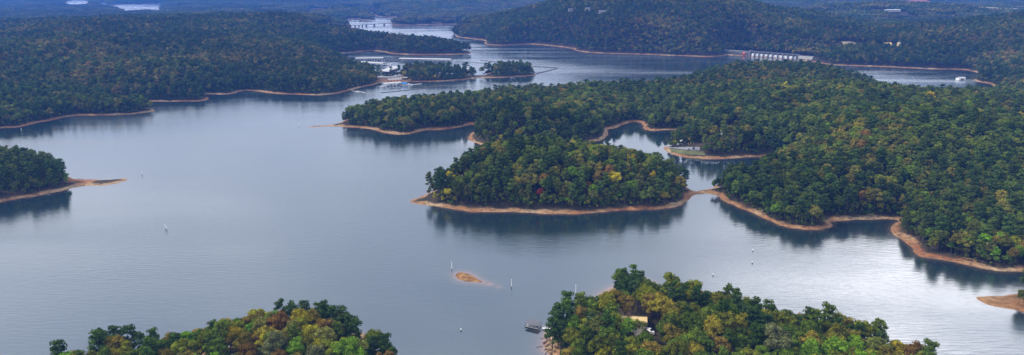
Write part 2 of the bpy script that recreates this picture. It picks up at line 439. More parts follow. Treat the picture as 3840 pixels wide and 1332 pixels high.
# ------------------------------------------------------------------ water
Xw, Yw = fan(170, 12200, 420, 460, .96)
sw, _ = land_sdf(Xw.ravel(), Yw.ravel()); sw = sw.reshape(Xw.shape)
isl = sdf_poly(LAND['bare_islet'][0], Xw.ravel(), Yw.ravel(), 60).reshape(Xw.shape)
nr = sdf_poly(LAND['near_right_point'][0], Xw.ravel(), Yw.ravel(), 60).reshape(Xw.shape)
tail = np.array([W(1834, 1064), W(1876, 1078)])
silt = .24 * np.exp(isl.clip(None, 0) / 2.2) + .42 * np.exp(nr.clip(None, 0) / 2.4) + .22 * np.exp(sw.clip(None, 0) / 2.0)
ax, ay = tail[0]; ex, ey = tail[1] - tail[0]
t = np.clip(((Xw-ax)*ex + (Yw-ay)*ey) / (ex*ex+ey*ey), 0, 1.0)
silt += .4 * np.exp(-np.hypot(Xw-ax-t*ex, Yw-ay-t*ey) / .9)
silt = np.clip(silt, 0, 1)
m, nt, out = new_mat('water'); L = nt.links.new
geo = nd(nt, 'ShaderNodeNewGeometry')
at = nd(nt, 'ShaderNodeAttribute'); at.attribute_name = 'silt'
shw = nd(nt, 'ShaderNodeAttribute'); shw.attribute_name = 'shore'
mpA = nd(nt, 'ShaderNodeMapping'); L(geo.outputs['Position'], mpA.inputs[0]); mpA.inputs['Rotation'].default_value = (0, 0, R(14)); mpA.inputs['Scale'].default_value = (.10, .42, 1)
mpB = nd(nt, 'ShaderNodeMapping'); L(geo.outputs['Position'], mpB.inputs[0]); mpB.inputs['Rotation'].default_value = (0, 0, R(-9)); mpB.inputs['Scale'].default_value = (.0022, .009, 1)
w1 = noise(1.0, 3, mpA.outputs[0]); w2 = noise(1.4, 3); gust = noise(1.0, 6, mpB.outputs[0])
calm = mapr(shw.outputs['Fac'], -45, -5, 0, 1)
rough = math_('SUBTRACT', mapr(gust, .40, .62, .10, .24), math_('MULTIPLY', calm, .06))
bp = nd(nt, 'ShaderNodeBump'); bp.inputs['Distance'].default_value = .5
L(math_('SUBTRACT', mapr(gust, .35, .7, .16, .40), math_('MULTIPLY', calm, .14)), bp.inputs['Strength'])
L(math_('ADD', w1, math_('MULTIPLY', w2, .18)), bp.inputs['Height'])
df = nd(nt, 'ShaderNodeBsdfDiffuse'); L(mixc(at.outputs['Fac'], (.012, .026, .032), (.50, .27, .19)), df.inputs[0])
gl = nd(nt, 'ShaderNodeBsdfGlossy'); L(rough, gl.inputs['Roughness']); L(bp.outputs[0], gl.inputs['Normal'])
gl.inputs['Color'].default_value = (.97, .985, .99, 1)
fr = nd(nt, 'ShaderNodeFresnel'); fr.inputs['IOR'].default_value = 1.9; L(bp.outputs[0], fr.inputs['Normal'])
frs = math_('MULTIPLY', mapr(fr.outputs[0], 0, 1, .165, 1.0), mapr(at.outputs['Fac'], 0, 1, 1, .55))
mx = nd(nt, 'ShaderNodeMixShader'); L(frs, mx.inputs[0]); L(df.outputs[0], mx.inputs[1]); L(gl.outputs[0], mx.inputs[2]); L(mx.outputs[0], out.inputs[0])
M['water'] = m
wat = link('water', grid_mesh('water', Xw, Yw, Xw * 0, {'silt': silt, 'shore': sw}))
wat.data.materials.append(m)
tag(wat, 'calm grey blue lake water with faint ripples', 'water', kind='structure')

# ------------------------------------------------------------------ tree prototypes
def rand_dirs(n, up=-.35):
    out = []
    while len(out) < n:
        v = rng.normal(size=(n*2, 3)); v /= np.linalg.norm(v, axis=1)[:, None]
        out += list(v[v[:, 2] > up])
    return np.array(out[:n])
ICO = {}
def ico(sub):
    if sub not in ICO:
        bm = bmesh.new(); bmesh.ops.create_icosphere(bm, subdivisions=sub, radius=1)
        ICO[sub] = (np.array([v.co[:] for v in bm.verts]), np.array([[v.index for v in f.verts] for f in bm.faces])); bm.free()
    return ICO[sub]
class TB:
    def __init__(s): s.v = []; s.f = []; s.n = 0
    def blob(s, c, r, sub=1, jit=.18):
        v, f = ico(sub); v = v * (1 + rng.uniform(-jit, jit, (len(v), 1))) * np.array(r) + np.array(c)
        s.v.append(v); s.f += [tuple(q) for q in (f + s.n)]; s.n += len(v)
    def leaves(s, c, r, n, size, up=-.35, droop=0.0):
        d = rand_dirs(n, up)
        p = np.array(c) + d * np.array(r) * rng.uniform(.78, 1.12, (n, 1))
        nn = d + rng.normal(size=(n, 3)) * .55; nn[:, 2] += .25; nn /= np.linalg.norm(nn, axis=1)[:, None]
        a = np.cross(nn, rng.normal(size=(n, 3))); a /= np.linalg.norm(a, axis=1)[:, None]; b_ = np.cross(nn, a)
        sz = size * rng.uniform(.6, 1.35, (n, 1))
        q = np.stack([p - a*sz*.5 - b_*sz*.32, p + a*sz*.45 - b_*sz*.38, p + a*sz*.5 + b_*sz*.3, p - a*sz*.4 + b_*sz*.4], 1)
        s.v.append(q.reshape(-1, 3)); k = s.n + np.arange(n)[:, None]*4 + np.arange(4)[None]; s.f += [tuple(t) for t in k]; s.n += 4*n
    def mesh(s, name, mats, extra=None):
        v = np.concatenate(s.v); f = list(s.f); nf = len(f)
        if extra:
            f += [tuple(i + len(v) for i in q) for q in extra.f]; v = np.concatenate([v, np.array(extra.v)])
        me = bpy.data.meshes.new(name); me.from_pydata(v.tolist(), [], [tuple(int(i) for i in q) for q in f])
        for mm in mats: me.materials.append(mm)
        if extra:
            mi = np.zeros(len(f), np.int32); mi[nf:] = 1; me.polygons.foreach_set('material_index', mi)
        me.update(); return me

def crown_broad(lod, seed):
    t = TB(); clumps = []
    rx, ry, rz = rng.uniform(4.6, 5.9), rng.uniform(4.6, 5.9), rng.uniform(5.6, 7.2); cz = 19.5 - rz
    nc = {0: 38, 1: 13}[lod]
    ph = rng.uniform(0, 6.28, 3); am = rng.uniform(.12, .30, 3)
    for i, d in enumerate(rand_dirs(nc, -.55)):
        az_ = math.atan2(d[1], d[0])
        k = rng.uniform(.48, .86) * (1 + am[0]*math.cos(az_ - ph[0]) + am[1]*math.cos(2*az_ - ph[1]) * .6) * (1 + am[2]*.5*math.cos(3*d[2] + ph[2]))
        cr = rng.uniform(.95, 2.15) * (1.0 if lod == 0 else 1.5)
        c = (d[0]*rx*k, d[1]*ry*k, cz + d[2]*rz*k)
        clumps.append((c, cr))
        t.blob(c, (cr*.78, cr*.78, cr*.62), 1, .22)
        t.leaves(c, (cr*1.12, cr*1.12, cr*.9), int(12 + 24*cr*cr**.5) if lod == 0 else 20, .62 if lod == 0 else 1.4, -.3)
    t.blob((0, 0, cz - .5), (rx*.55, ry*.55, rz*.6), 1, .2)
    return t, clumps
def crown_pine(lod, seed):
    t = TB(); clumps = []
    nc = {0: 15, 1: 8}[lod]; top = rng.uniform(22.5, 25)
    for i in range(nc):
        k = (i + .5) / nc; z = top - 1.6 - k**1.1 * (11.5 if lod == 0 else 10) + rng.uniform(-.5, .5)
        rad = (.9 + 2.7 * math.sin(min(1, k * 1.5 + .1) * math.pi * .62)) * rng.uniform(.5, 1.15)
        a = i * 2.4 + rng.uniform(-.6, .6)
        cr = rng.uniform(1.3, 2.1) * (1 if lod == 0 else 1.4)
        c = (rad*math.cos(a)*.85, rad*math.sin(a)*.85, z)
        clumps.append((c, cr))
        t.blob(c, (cr*.72, cr*.72, cr*.45), 1, .3)
        t.leaves(c, (cr*1.05, cr*1.05, cr*.7), 56 if lod == 0 else 20, .72 if lod == 0 else 1.35, -.5)
    return t, clumps, top
def trunk_mb(h, clumps, r=.32):
    mb = MB(); lean = rng.uniform(-.5, .5, 2)
    mb.tube((0, 0, -1.5), (lean[0]*.5, lean[1]*.5, h*.55), r, r*.7, 7)
    mb.tube((lean[0]*.5, lean[1]*.5, h*.55), (lean[0], lean[1], h), r*.7, r*.25, 6)
    for c, cr in clumps[::3]:
        z0 = min(c[2] - 1.6, h*.9); k = max(.3, min(1, z0 / h))
        mb.tube((lean[0]*k, lean[1]*k, z0 - 1.2), c, r*.38, r*.12, 4)
    return mb
NB, NP = 7, 6
PROTO = {'broad': [], 'pine': []}
for i in range(NB):
    t, cl = crown_broad(0, i); tk = trunk_mb(14.5, cl, .34)
    PROTO['broad'].append((t.mesh('broad_crown', [M['leaf']]), tk.mesh('broad_trunk', M['bark']), t.mesh('broadleaf_tree', [M['leaf'], M['bark']], tk)))
for i in range(NP):
    t, cl, top = crown_pine(0, i); tk = trunk_mb(top - 1, cl, .28)
    PROTO['pine'].append((t.mesh('pine_crown', [M['leaf']]), tk.mesh('pine_trunk', M['bark']), t.mesh('pine_tree', [M['leaf'], M['bark']], tk)))
LOD1 = {'broad': [], 'pine': []}
for i in range(5):
    t, cl = crown_broad(1, i); tk = MB().tube((0,0,-1), (0,0,13), .3, .2, 4); LOD1['broad'].append(t.mesh('broadleaf_tree', [M['leaf'], M['bark']], tk))
    t, cl, top = crown_pine(1, i); tk = MB().tube((0,0,-1), (0,0,top-2), .28, .15, 4); LOD1['pine'].append(t.mesh('pine_tree', [M['leaf'], M['bark']], tk))
PATCH = []
for i in range(6):      # 40 m patch of far canopy
    t = TB()
    for a in range(5):
        for b_ in range(5):
            x = (a - 2) * 8.4 + rng.uniform(-2.6, 2.6); y = (b_ - 2) * 8.4 + rng.uniform(-2.6, 2.6); hh = rng.uniform(13, 21)
            r = rng.uniform(4.2, 6.0)
            t.blob((x, y, hh - r), (r, r, r*1.05), 2, .13)
            t.blob((x + rng.uniform(-2, 2), y + rng.uniform(-2, 2), hh - r*1.9), (r*.8, r*.8, r), 1, .15)
    PATCH.append(t.mesh('far_canopy', [M['leaf_far']]))

# bare tree: recursive limbs
def bare_tree():
    mb = MB()
    def grow(p, d, l, r, lv):
        e = p + d * l
        mb.tube(p, e, r, r*.66, 5 if lv < 2 else 3)
        if lv >= 5: return
        for k in range(3 if lv < 4 else 2):
            a = Vector(rng.normal(size=3)); a = (a - a.dot(d) * d).normalized()
            nd_ = (d + a * rng.uniform(.35, .75) + Vector((0, 0, .18))).normalized()
            grow(e - d * l * rng.uniform(0, .35), nd_, l * rng.uniform(.58, .82), r*.6, lv + 1)
    grow(Vector((0, 0, -1)), Vector((0, 0, 1)), 6.0, .42, 0)
    return mb

# ------------------------------------------------------------------ where trees stand
CLEAR = []   # (x, y, rx, ry) no trees here
def clear_px(px, py, rx, ry, z=None):
    x, y, _ = hit(px, py); CLEAR.append((x, y, rx, ry)); return x, y
for px, py, rx, ry in [(2372, 1240, 11, 7), (2437, 1256, 7, 9), (2400, 1262, 12, 7), (2335, 1262, 5, 5), (2283, 1275, 4, 5), (2372, 1325, 6, 5),
        (2700, 512, 22, 26), (2730, 490, 26, 26), (2560, 558, 34, 12), (2600, 563, 16, 8), (2730, 418, 8, 30),
        (1462, 296, 52, 34), (1235, 232, 22, 16), (1812, 287, 22, 20), (1745, 284, 14, 18), (1330, 112, 20, 12),
        (3190, 176, 34, 60), (3326, 184, 20, 40), (3371, 182, 12, 35), (2207, 50, 16, 30), (2259, 58, 18, 30), (2139, 50, 12, 50), (3345, 52, 45, 150), (3787, 76, 60, 90),
        (2258, 1150, 15, 26), (2285, 1083, 14, 9), (2442, 1118, 7, 24), (2440, 1068, 12, 8), (1352, 1290, 4, 12), (2370, 1282, 12, 13), (1612, 742, 9, 9), (2437, 1285, 6, 10), (2225, 14, 110, 420), (3446, 14, 90, 420), (2745, 8, 50, 400)]:
    clear_px(px, py, rx, ry)
for px, py, rx, ry in [(300, 672, 12, 16), (345, 680, 22, 18), (400, 684, 26, 18), (1580, 752, 14, 14), (1220, 472, 34, 22), (3720, 1130, 14, 16)]: clear_px(px, py, rx, ry)
def place_trees(y0, y1, sp, tmax=.86, reach=0.0):
    xs, ys = [], []
    y = y0; r = 0
    while y < y1:
        w = (y + 60) * tmax
        x = np.arange(-w, w, sp) + (sp/2 if r % 2 else 0)
        xs.append(x + rng.uniform(-.36, .36, len(x)) * sp); ys.append(y + rng.uniform(-.36, .36, len(x)) * sp)
        y += sp * .87; r += 1
    x, y = np.concatenate(xs), np.concatenate(ys)
    z, s, mar = height(x, y, True)
    edge = mar * (1 + .6 * fbm(x, y, 26, 55, 2)) + np.clip((fbm(x, y, 12, 57, 1)), 0, 1) * 2
    ok = s > edge - reach
    for cx, cy, rx, ry in CLEAR:
        ok &= ((x-cx)/rx)**2 + ((y-cy)/ry)**2 > 1
    # strip right behind the dam stays open
    a = (x-DA[0])*du[0] + (y-DA[1])*du[1]; b_ = (x-DA[0])*dn[0] + (y-DA[1])*dn[1]
    ok &= ~((a > -4) & (a < DL + 4) & (b_ < 62) & (b_ > -20))
    return x[ok], y[ok], z[ok], s[ok]

def in_poly(name, x, y): return sdf_poly(LAND[name][0], x, y, 5) > 0
# palettes: (weight, r, g, b, word)
BROAD = {'near': [(.24, .062, .092, .018, 'mid green'), (.22, .098, .108, .020, 'olive green'), (.17, .145, .145, .018, 'yellow green'), (.12, .125, .100, .030, 'olive brown'), (.045, .20, .165, .02, 'golden'),
                  (.07, .095, .175, .014, 'bright green'), (.08, .110, .112, .045, 'grey green'), (.03, .130, .080, .032, 'rusty brown')],
         'mid': [(.30, .060, .090, .024, 'dark green'), (.25, .085, .118, .026, 'mid green'), (.17, .122, .122, .032, 'olive green'), (.10, .106, .110, .036, 'olive brown'), (.014, .13, .078, .03, 'rusty brown'),
                 (.05, .095, .155, .018, 'bright green'), (.02, .27, .23, .018, 'golden'), (.035, .075, .085, .045, 'grey green')],
         'far': [(.32, .060, .082, .028, 'dark green'), (.24, .088, .108, .032, 'mid green'), (.18, .140, .124, .040, 'olive green'), (.12, .124, .118, .042, 'olive brown'), (.022, .16, .105, .050, 'rusty brown'), (.055, .19, .165, .05, 'golden')]}
PINE = [(.5, .036, .066, .022, 'dark green'), (.35, .050, .082, .024, 'deep green'), (.15, .072, .100, .028, 'mid green')]
def pick(pal, n, x, y, PM=(1.30, 1.38, .86)):
    w = np.array([p[0] for p in pal]); cw = np.cumsum(w) / w.sum()
    r = .5 * rng.uniform(size=n) + .5 * np.clip((fbm(x, y, 110, 77, 3) * .9 + .5), 0, .999)
    r = np.argsort(np.argsort(r)) / n
    i = np.searchsorted(cw, r); i = np.minimum(i, len(pal)-1)
    c = np.array([p[1:4] for p in pal])[i] * np.array(PM) * (1 + .38 * fbm(x, y, 170, 87, 3) + .15 * fbm(x, y, 45, 88, 2))[:, None] * rng.uniform(.72, 1.36, (n, 1)) * rng.uniform(.93, 1.07, (n, 3))
    return c, [pal[k][4] for k in i]

T = dict(x=[], y=[], z=[], s=[], zone=[])
for zone, a in (('near', (205, 470, 7.2)), ('mid', (470, 1150, 7.1)), ('far', (1150, 2700, 8.8))):
    x, y, z, s = place_trees(*a, tmax=.90 if zone != 'far' else .80)
    T['x'].append(x); T['y'].append(y); T['z'].append(z); T['s'].append(s); T['zone'].append(np.full(len(x), zone))
x, y, z, s = place_trees(205, 1600, 3.5, tmax=.9, reach=2.6)
m0 = (s < 19) & (s > 4.2) & (rng.uniform(size=len(x)) < .8)
UND = dict(x=x[m0], y=y[m0], z=z[m0], s=s[m0])
T = {k: np.concatenate(v) for k, v in T.items()}
n = len(T['x'])
# share of pines: more along the shores and in noise patches
near_edge = np.exp(-(T['s'] - 8).clip(0) / 16)
pp = .27 + .34 * near_edge + .32 * fbm(T['x'], T['y'], 90, 91, 2)
pp = np.where(T['zone'] == 'near', pp * .42, pp)
leftI = in_poly('left_island', T['x'], T['y']); pp = np.where(leftI, .93, pp)
T['pine'] = rng.uniform(size=n) < pp
T['tint'] = np.zeros((n, 3)); T['word'] = np.array([''] * n, dtype=object)
for zone in ('near', 'mid', 'far'):
    for pine in (False, True):
        mk = (T['zone'] == zone) & (T['pine'] == pine); k = int(mk.sum())
        if not k: continue
        c, wd = pick(PINE if pine else BROAD[zone], k, T['x'][mk], T['y'][mk], {'near': (1.66, 1.62, .84), 'mid': (1.52, 1.40, .80), 'far': (1.20, 1.12, .80)}[zone])
        if zone == 'near': c = c * (np.array([1.1, 1.05, .8]) if pine else 1.0)
        T['tint'][mk] = c; T['word'][mk] = wd
T['scale'] = rng.uniform(.66, 1.08, n) * np.where(T['zone'] == 'near', .95, 1.0) * np.where(T['zone'] == 'far', 1.06, 1.0)
T['scale'] *= np.where((T['s'] < 16) & (T['zone'] != 'near'), rng.uniform(.8, 1.05, n), 1)
T['rot'] = rng.uniform(0, 6.283, n)

# hero trees by the photo: (base px, base py, kind, height scale, colour, word)
HERO = []
G1, G2, GO, BG, GG, OR, YG, RD, OL = (.05,.090,.018), (.07,.11,.02), (.29,.24,.025), (.15,.26,.018), (.15,.16,.06), (.24,.17,.035), (.20,.225,.02), (.22,.04,.03), (.14,.15,.03)
for px, py, sc in [(450,1368,1.0),(500,1372,1.02),(535,1380,.9),(400,1378,.9),(812,1339,.9),(671,1365,.75),(1062,1268,1.0),(1100,1275,.95),(1150,1266,1.0),(1225,1280,1.0),(1258,1292,1.0),(1290,1302,1.0),(1318,1322,1.0),(1338,1345,1.0),(1400,1388,.85),(1450,1402,.95),(1478,1425,.8),
    (2335,1140,.84),(2352,1150,.84),(2378,1138,.86),(2396,1146,.8),(2345,1172,.9),(2322,1168,.8),(2368,1176,.85),(2474,1172,.62),(2520,1190,.8),(2548,1195,.85),(2603,1204,.9),(2640,1212,.85),(2745,1240,.9),(2775,1255,.85),(2788,1275,.85),(2822,1285,.9),(2850,1296,.8),(2875,1300,.8),(2070,1345,1.0),(2092,1310,1.0),(2118,1292,1.0),(2100,1340,.95),(2190,1262,.65),(2985,1310,.85),(3130,1325,.85),(3205,1338,.85),(3290,1370,.85),
    (1640,742,1.05),(1648,748,.8),(1660,738,1.1),(2570,706,.8),(2556,712,.95),(1290,462,.7),(1300,463,.66),(1318,462,.75),(1332,461,.8),(3838,1118,.9),(3860,1120,1.0),(1268,238,.7)]:
    HERO.append((px, py, 'pine', sc, G1 if (px // 7) % 2 else (.06,.10,.024), 'dark green' if (px // 7) % 2 else 'deep green'))
for px, py, sc, c_, w_ in [(1300,1420,1.15,BG,'bright green'),(1255,1405,1.0,YG,'yellow green'),(1110,1400,1.0,BG,'bright green'),(1045,1400,1.15,GG,'grey green'),(1190,1425,1.0,GG,'grey green'),(865,1310,.9,GO,'golden'),(700,1400,1.0,YG,'yellow green'),(1010,1340,.9,GO,'golden'),
    (2465,1230,1.0,GO,'golden'),(2440,1215,1.0,OR,'rusty orange'),(2490,1240,1.0,GO,'golden'),(2175,1262,.95,OR,'rusty orange'),(2348,1300,.8,BG,'bright green'),(2366,1296,.62,YG,'yellow green'),(2398,1288,.66,OL,'olive green'),(2382,1272,.6,YG,'yellow green'),(2330,1290,.7,GO,'golden'),(2300,1280,.85,YG,'yellow green'),(2365,1365,.8,YG,'yellow green'),(2240,1310,1.0,OL,'olive green'),(2225,1290,1.0,(.07,.10,.03),'mid green'),(2140,1300,.9,BG,'bright green'),(2210,1300,.9,YG,'yellow green'),(2345,1215,.9,OR,'rusty orange'),
    (2660,1330,1.1,GO,'golden'),(3030,1420,1.1,BG,'bright green'),(3110,1420,1.15,BG,'bright green'),(3150,1440,1.0,GO,'golden'),(2900,1400,1.25,GG,'grey green'),(2590,1400,.9,GO,'golden'),(2700,1385,.9,OR,'rusty orange'),
    (1937,735,.95,GO,'golden'),(2145,700,1.0,BG,'bright green'),(2025,755,.6,RD,'red'),(2205,776,.35,GO,'golden'),(2250,770,.4,GO,'golden'),(2490,765,.6,GO,'golden'),(2235,712,.9,OR,'rusty orange'),(2000,700,1.1,OL,'olive green'),
    (3108,735,1.1,BG,'bright green'),(2905,825,.75,BG,'bright green'),(3330,735,1.0,YG,'yellow green'),(3290,730,.95,YG,'yellow green'),(3446,690,.7,GO,'golden'),(3416,740,.7,GO,'golden'),(3388,590,.8,GO,'golden'),(3185,600,.7,GO,'golden'),(3338,610,.7,GO,'golden'),(3060,470,1.0,GO,'golden'),(2895,410,1.0,GO,'golden'),(2530,440,.8,GO,'golden'),(2432,395,1.1,GO,'golden')]:
    HERO.append((px, py, 'broad', sc, c_, w_))
def tuck(a, v): return np.concatenate([a, v])
if HERO:
    hx, hy, hz = zip(*[hit(h[0], h[1]) for h in HERO]); hx, hy, hz = map(np.array, (hx, hy, hz))
    keep = np.ones(n, bool)
    for q in range(len(HERO)):
        keep &= np.hypot(T['x']-hx[q], T['y']-hy[q]) > 5.0
    for k in list(T): T[k] = T[k][keep]
    m_ = len(HERO)
    T['x'] = tuck(T['x'], hx); T['y'] = tuck(T['y'], hy); T['z'] = tuck(T['z'], hz); T['s'] = tuck(T['s'], np.full(m_, 12.))
    T['zone'] = tuck(T['zone'], np.array(['near' if yy < 470 else 'mid' for yy in hy])); T['pine'] = tuck(T['pine'], np.array([h[2] == 'pine' for h in HERO]))
    T['tint'] = np.concatenate([T['tint'], np.array([h[4] for h in HERO])]); T['word'] = tuck(T['word'], np.array([h[5] for h in HERO], dtype=object))
    T['scale'] = tuck(T['scale'], np.array([h[3] for h in HERO])); T['rot'] = tuck(T['rot'], rng.uniform(0, 6.28, m_))
n = len(T['x'])

# which trees show largest: nearest inside the frame
PX, PY = P(T['x'], T['y'], T['z'] + 17 * T['scale'])
inview = (PX > -40) & (PX < 3880) & (PY < 1345)
dist = np.hypot(T['x'], T['y'])
single = np.zeros(n, bool)
for pine in (False, True):
    c = np.nonzero(inview & (T['pine'] == pine))[0]
    single[c[np.argsort(dist[c])][:300]] = True

# labels
REG = [('near_left_point', 'on the near left point'), ('near_right_point', 'on the near right point'), ('left_island', 'on the left island'), ('right_spit', 'on the right edge spit'), ('middle_land', 'on the wooded middle shore'), ('west_shore', 'on the far left shore')]
reg = np.array([''] * n, dtype=object)
for k, wd in REG:
    mk = in_poly(k, T['x'], T['y']); reg[mk & (reg == '')] = wd
reg[reg == ''] = 'by the lake'
idx = np.nonzero(single)[0]
pxy = np.stack([PX, PY], 1)
kindw = np.where(T['pine'], 'pine', 'broadleaf tree')
used = {}
def describe(i):
    others = idx[idx != i]
    d = pxy[others] - pxy[i]
    lf = others[(d[:, 0] < -12)]; rt = others[(d[:, 0] > 12)]
    def nearest(c):
        if not len(c): return None
        q = pxy[c] - pxy[i]; return c[np.argmin(np.hypot(q[:, 0], q[:, 1] * 1.6))]
    size = 'tall' if T['scale'][i] > 1.0 else ('small' if T['scale'][i] < .78 else '')
    me = (size + ' ' + T['word'][i] + ' ' + ('pine' if T['pine'][i] else 'broadleaf')).strip()
    short = lambda j: T['word'][j] + (' pine' if T['pine'][j] else ' tree')
    A, B = nearest(lf), nearest(rt)
    C_, D = nearest(others[d[:, 1] < -10]), nearest(others[d[:, 1] > 10])
    rg = reg[i].replace('on the ', 'on ')
    if A is not None and B is not None: yield f"{me} {rg}, between {short(A)} and {short(B)}"
    if C_ is not None and D is not None: yield f"{me} {rg}, behind {short(D)}, before {short(C_)}"
    if A is not None and D is not None: yield f"{me} {rg}, right of {short(A)}, behind {short(D)}"
    if B is not None and D is not None: yield f"{me} {rg}, left of {short(B)}, behind {short(D)}"
    if A is not None and C_ is not None: yield f"{me} {rg}, right of {short(A)}, before {short(C_)}"
    if B is not None and C_ is not None: yield f"{me} {rg}, left of {short(B)}, before {short(C_)}"
    px, py = int(round(PX[i] / 38.4)), int(round(PY[i] / 13.32))
    px, py = min(max(px, 0), 100), min(max(py, 0), 100)
    yield f"{me}, its top {px} percent across and {py} percent down"
    for j in (A, B, D, C_):
        if j is not None: yield f"{me} beside {short(j)}, top {px} percent across and {py} percent down"
ORD = ['', 'narrow ', 'wide ', 'lopsided ']
pc = [0, 0]
for i in idx:
    for lab in describe(i):
        if len(lab.split()) <= 16 and lab not in used: break
    used[lab] = 1
    pine = bool(T['pine'][i]); fam = PROTO['pine' if pine else 'broad']; cm, tm, _ = fam[i % len(fam)]
    root = thing('pine_tree' if pine else 'broadleaf_tree', lab, 'pine tree' if pine else 'broadleaf tree', (T['x'][i], T['y'][i], T['z'][i]), float(T['rot'][i]), 'pine trees of the near shores' if pine else 'broadleaf trees of the near shores')
    root.scale = (float(T['scale'][i]),) * 3
    cr = link('crown', cm, root); cr['tint'] = [float(v) for v in T['tint'][i]]
    link('trunk', tm, root)

# ------------------------------------------------------------------ the rest: scattered by geometry nodes, one object each
def scatter(name, label, cat, x, y, z, sc, rot, tint, meshes, pid):
    k = len(x)
    me = bpy.data.meshes.new(name); me.vertices.add(k)
    me.vertices.foreach_set('co', np.stack([x, y, z], 1).astype(np.float32).ravel())
    a = me.attributes.new('sc', 'FLOAT', 'POINT'); a.data.foreach_set('value', sc.astype(np.float32))
    a = me.attributes.new('rt', 'FLOAT_VECTOR', 'POINT'); a.data.foreach_set('vector', np.stack([rot*0, rot*0, rot], 1).astype(np.float32).ravel())
    a = me.attributes.new('pid', 'INT', 'POINT'); a.data.foreach_set('value', pid.astype(np.int32))
    a = me.attributes.new('tint', 'FLOAT_COLOR', 'POINT'); a.data.foreach_set('color', np.concatenate([tint, np.ones((k, 1))], 1).astype(np.float32).ravel())
    me.update()
    o = link(name, me); tag(o, label, cat, kind='stuff')
    lib = bpy.data.collections.new(name + '_kinds')
    for j, mm in enumerate(meshes):
        lib.objects.link(bpy.data.objects.new(f'{name}_kind_{j:02d}', mm))
    ng = bpy.data.node_groups.new(name, 'GeometryNodeTree')
    ng.interface.new_socket('Geometry', in_out='INPUT', socket_type='NodeSocketGeometry')
    ng.interface.new_socket('Geometry', in_out='OUTPUT', socket_type='NodeSocketGeometry')
    N = ng.nodes.new; Lk = ng.links.new
    gi, go, ip, ci = N('NodeGroupInput'), N('NodeGroupOutput'), N('GeometryNodeInstanceOnPoints'), N('GeometryNodeCollectionInfo')
    ci.inputs['Collection'].default_value = lib; ci.inputs['Separate Children'].default_value = True; ci.inputs['Reset Children'].default_value = True
    def na(nm, ty):
        q = N('GeometryNodeInputNamedAttribute'); q.data_type = ty; q.inputs[0].default_value = nm; return q.outputs[0]
    ip.inputs['Pick Instance'].default_value = True
    Lk(gi.outputs[0], ip.inputs['Points']); Lk(ci.outputs[0], ip.inputs['Instance'])
    Lk(na('pid', 'INT'), ip.inputs['Instance Index']); Lk(na('rt', 'FLOAT_VECTOR'), ip.inputs['Rotation']); Lk(na('sc', 'FLOAT'), ip.inputs['Scale'])
    Lk(ip.outputs[0], go.inputs[0])
    md = o.modifiers.new('scatter', 'NODES'); md.node_group = ng
    return o

k = len(UND['x']); tint, _ = pick(BROAD['mid'], k, UND['x'], UND['y'])
scatter('undergrowth', 'low dark bushes and saplings along the wooded shores', 'undergrowth', UND['x'], UND['y'], UND['z'], rng.uniform(.22, .58, k) * np.clip((UND['s'] - 2) / 8, .5, 1), rng.uniform(0, 6.28, k), tint * rng.uniform(.6, 1.0, (k, 1)), LOD1['broad'], rng.integers(0, 5, k))
for pine, nm, lab in ((True, 'pine_trees', 'dense dark green pines covering the shores and hills behind the nearest trees'), (False, 'broadleaf_trees', 'mass of green, olive and rusty broadleaf trees covering the land')):
    mk = ~single & (T['pine'] == pine)
    i = np.nonzero(mk)[0]; key = 'pine' if pine else 'broad'
    hi = [p[2] for p in PROTO[key]]; lo = LOD1[key]
    isnear = dist[i] < 1150
    pid = np.where(isnear, i % len(hi), len(hi) + i % len(lo))
    scatter(nm, lab, 'trees', T['x'][i], T['y'][i], T['z'][i], T['scale'][i], T['rot'][i], T['tint'][i], hi + lo, pid)
    print(nm, len(i))

xs, ys = [], []
y = 2700.0
while y < 9800:
    sp = 37.0
    w = (y + 60) * .76
    x = np.arange(-w, w, sp); xs.append(x + rng.uniform(-.2, .2, len(x)) * sp); ys.append(y + rng.uniform(-.2, .2, len(x)) * sp); y += sp
x, y = np.concatenate(xs), np.concatenate(ys)
z, s, mar = height(x, y, True)
ok = s > 17
for cx, cy, rx, ry in CLEAR: ok &= ((x-cx)/(rx+15))**2 + ((y-cy)/(ry+15))**2 > 1
x, y, z = x[ok], y[ok], z[ok]; k = len(x)
tint, _ = pick(BROAD['far'][:4], k, x, y, (.62, .62, .60))
pn = fbm(x, y, 500, 61, 3)[:, None]
tint = tint * (1 - .3 * (pn > .15))
scatter('far_forest', 'far forest fading blue over the hills and plain beyond the lake', 'forest', x, y, z - 1, rng.uniform(.9, 1.15, k), rng.integers(0, 4, k) * math.pi / 2 + rng.uniform(-.2, .2, k), tint, PATCH, rng.integers(0, len(PATCH), k))
print('far', k)

# ------------------------------------------------------------------ built things
def ribbon(name, label, cat, top, bot, mat, lift=.3, n=10, kind='structure', thick=.0):
    """a ground-hugging sheet between two pixel curves"""
    def res(c):
        c = np.array(c, float); t = np.linspace(0, len(c)-1, n); return np.stack([np.interp(t, range(len(c)), c[:, 0]), np.interp(t, range(len(c)), c[:, 1])], 1)
    A, B = res(top), res(bot); pts = []
    for a, b_ in zip(A, B):
        h0, h1 = hit(*a), hit(*b_)
        for k in (0, .33, .66, 1):
            x = h0[0]*(1-k) + h1[0]*k; y = h0[1]*(1-k) + h1[1]*k; pts.append((x, y, H1(x, y) + lift))
    v = []; f = []
    for p in pts: v.append(p)
    for i in range(n-1):
        for k in range(3):
            q = i*4 + k; f.append((q, q+4, q+5, q+1))
    me = bpy.data.meshes.new(name); me.from_pydata(v, [], f); me.materials.append(mat); me.update()
    return tag(link(name, me), label, cat, kind=kind)

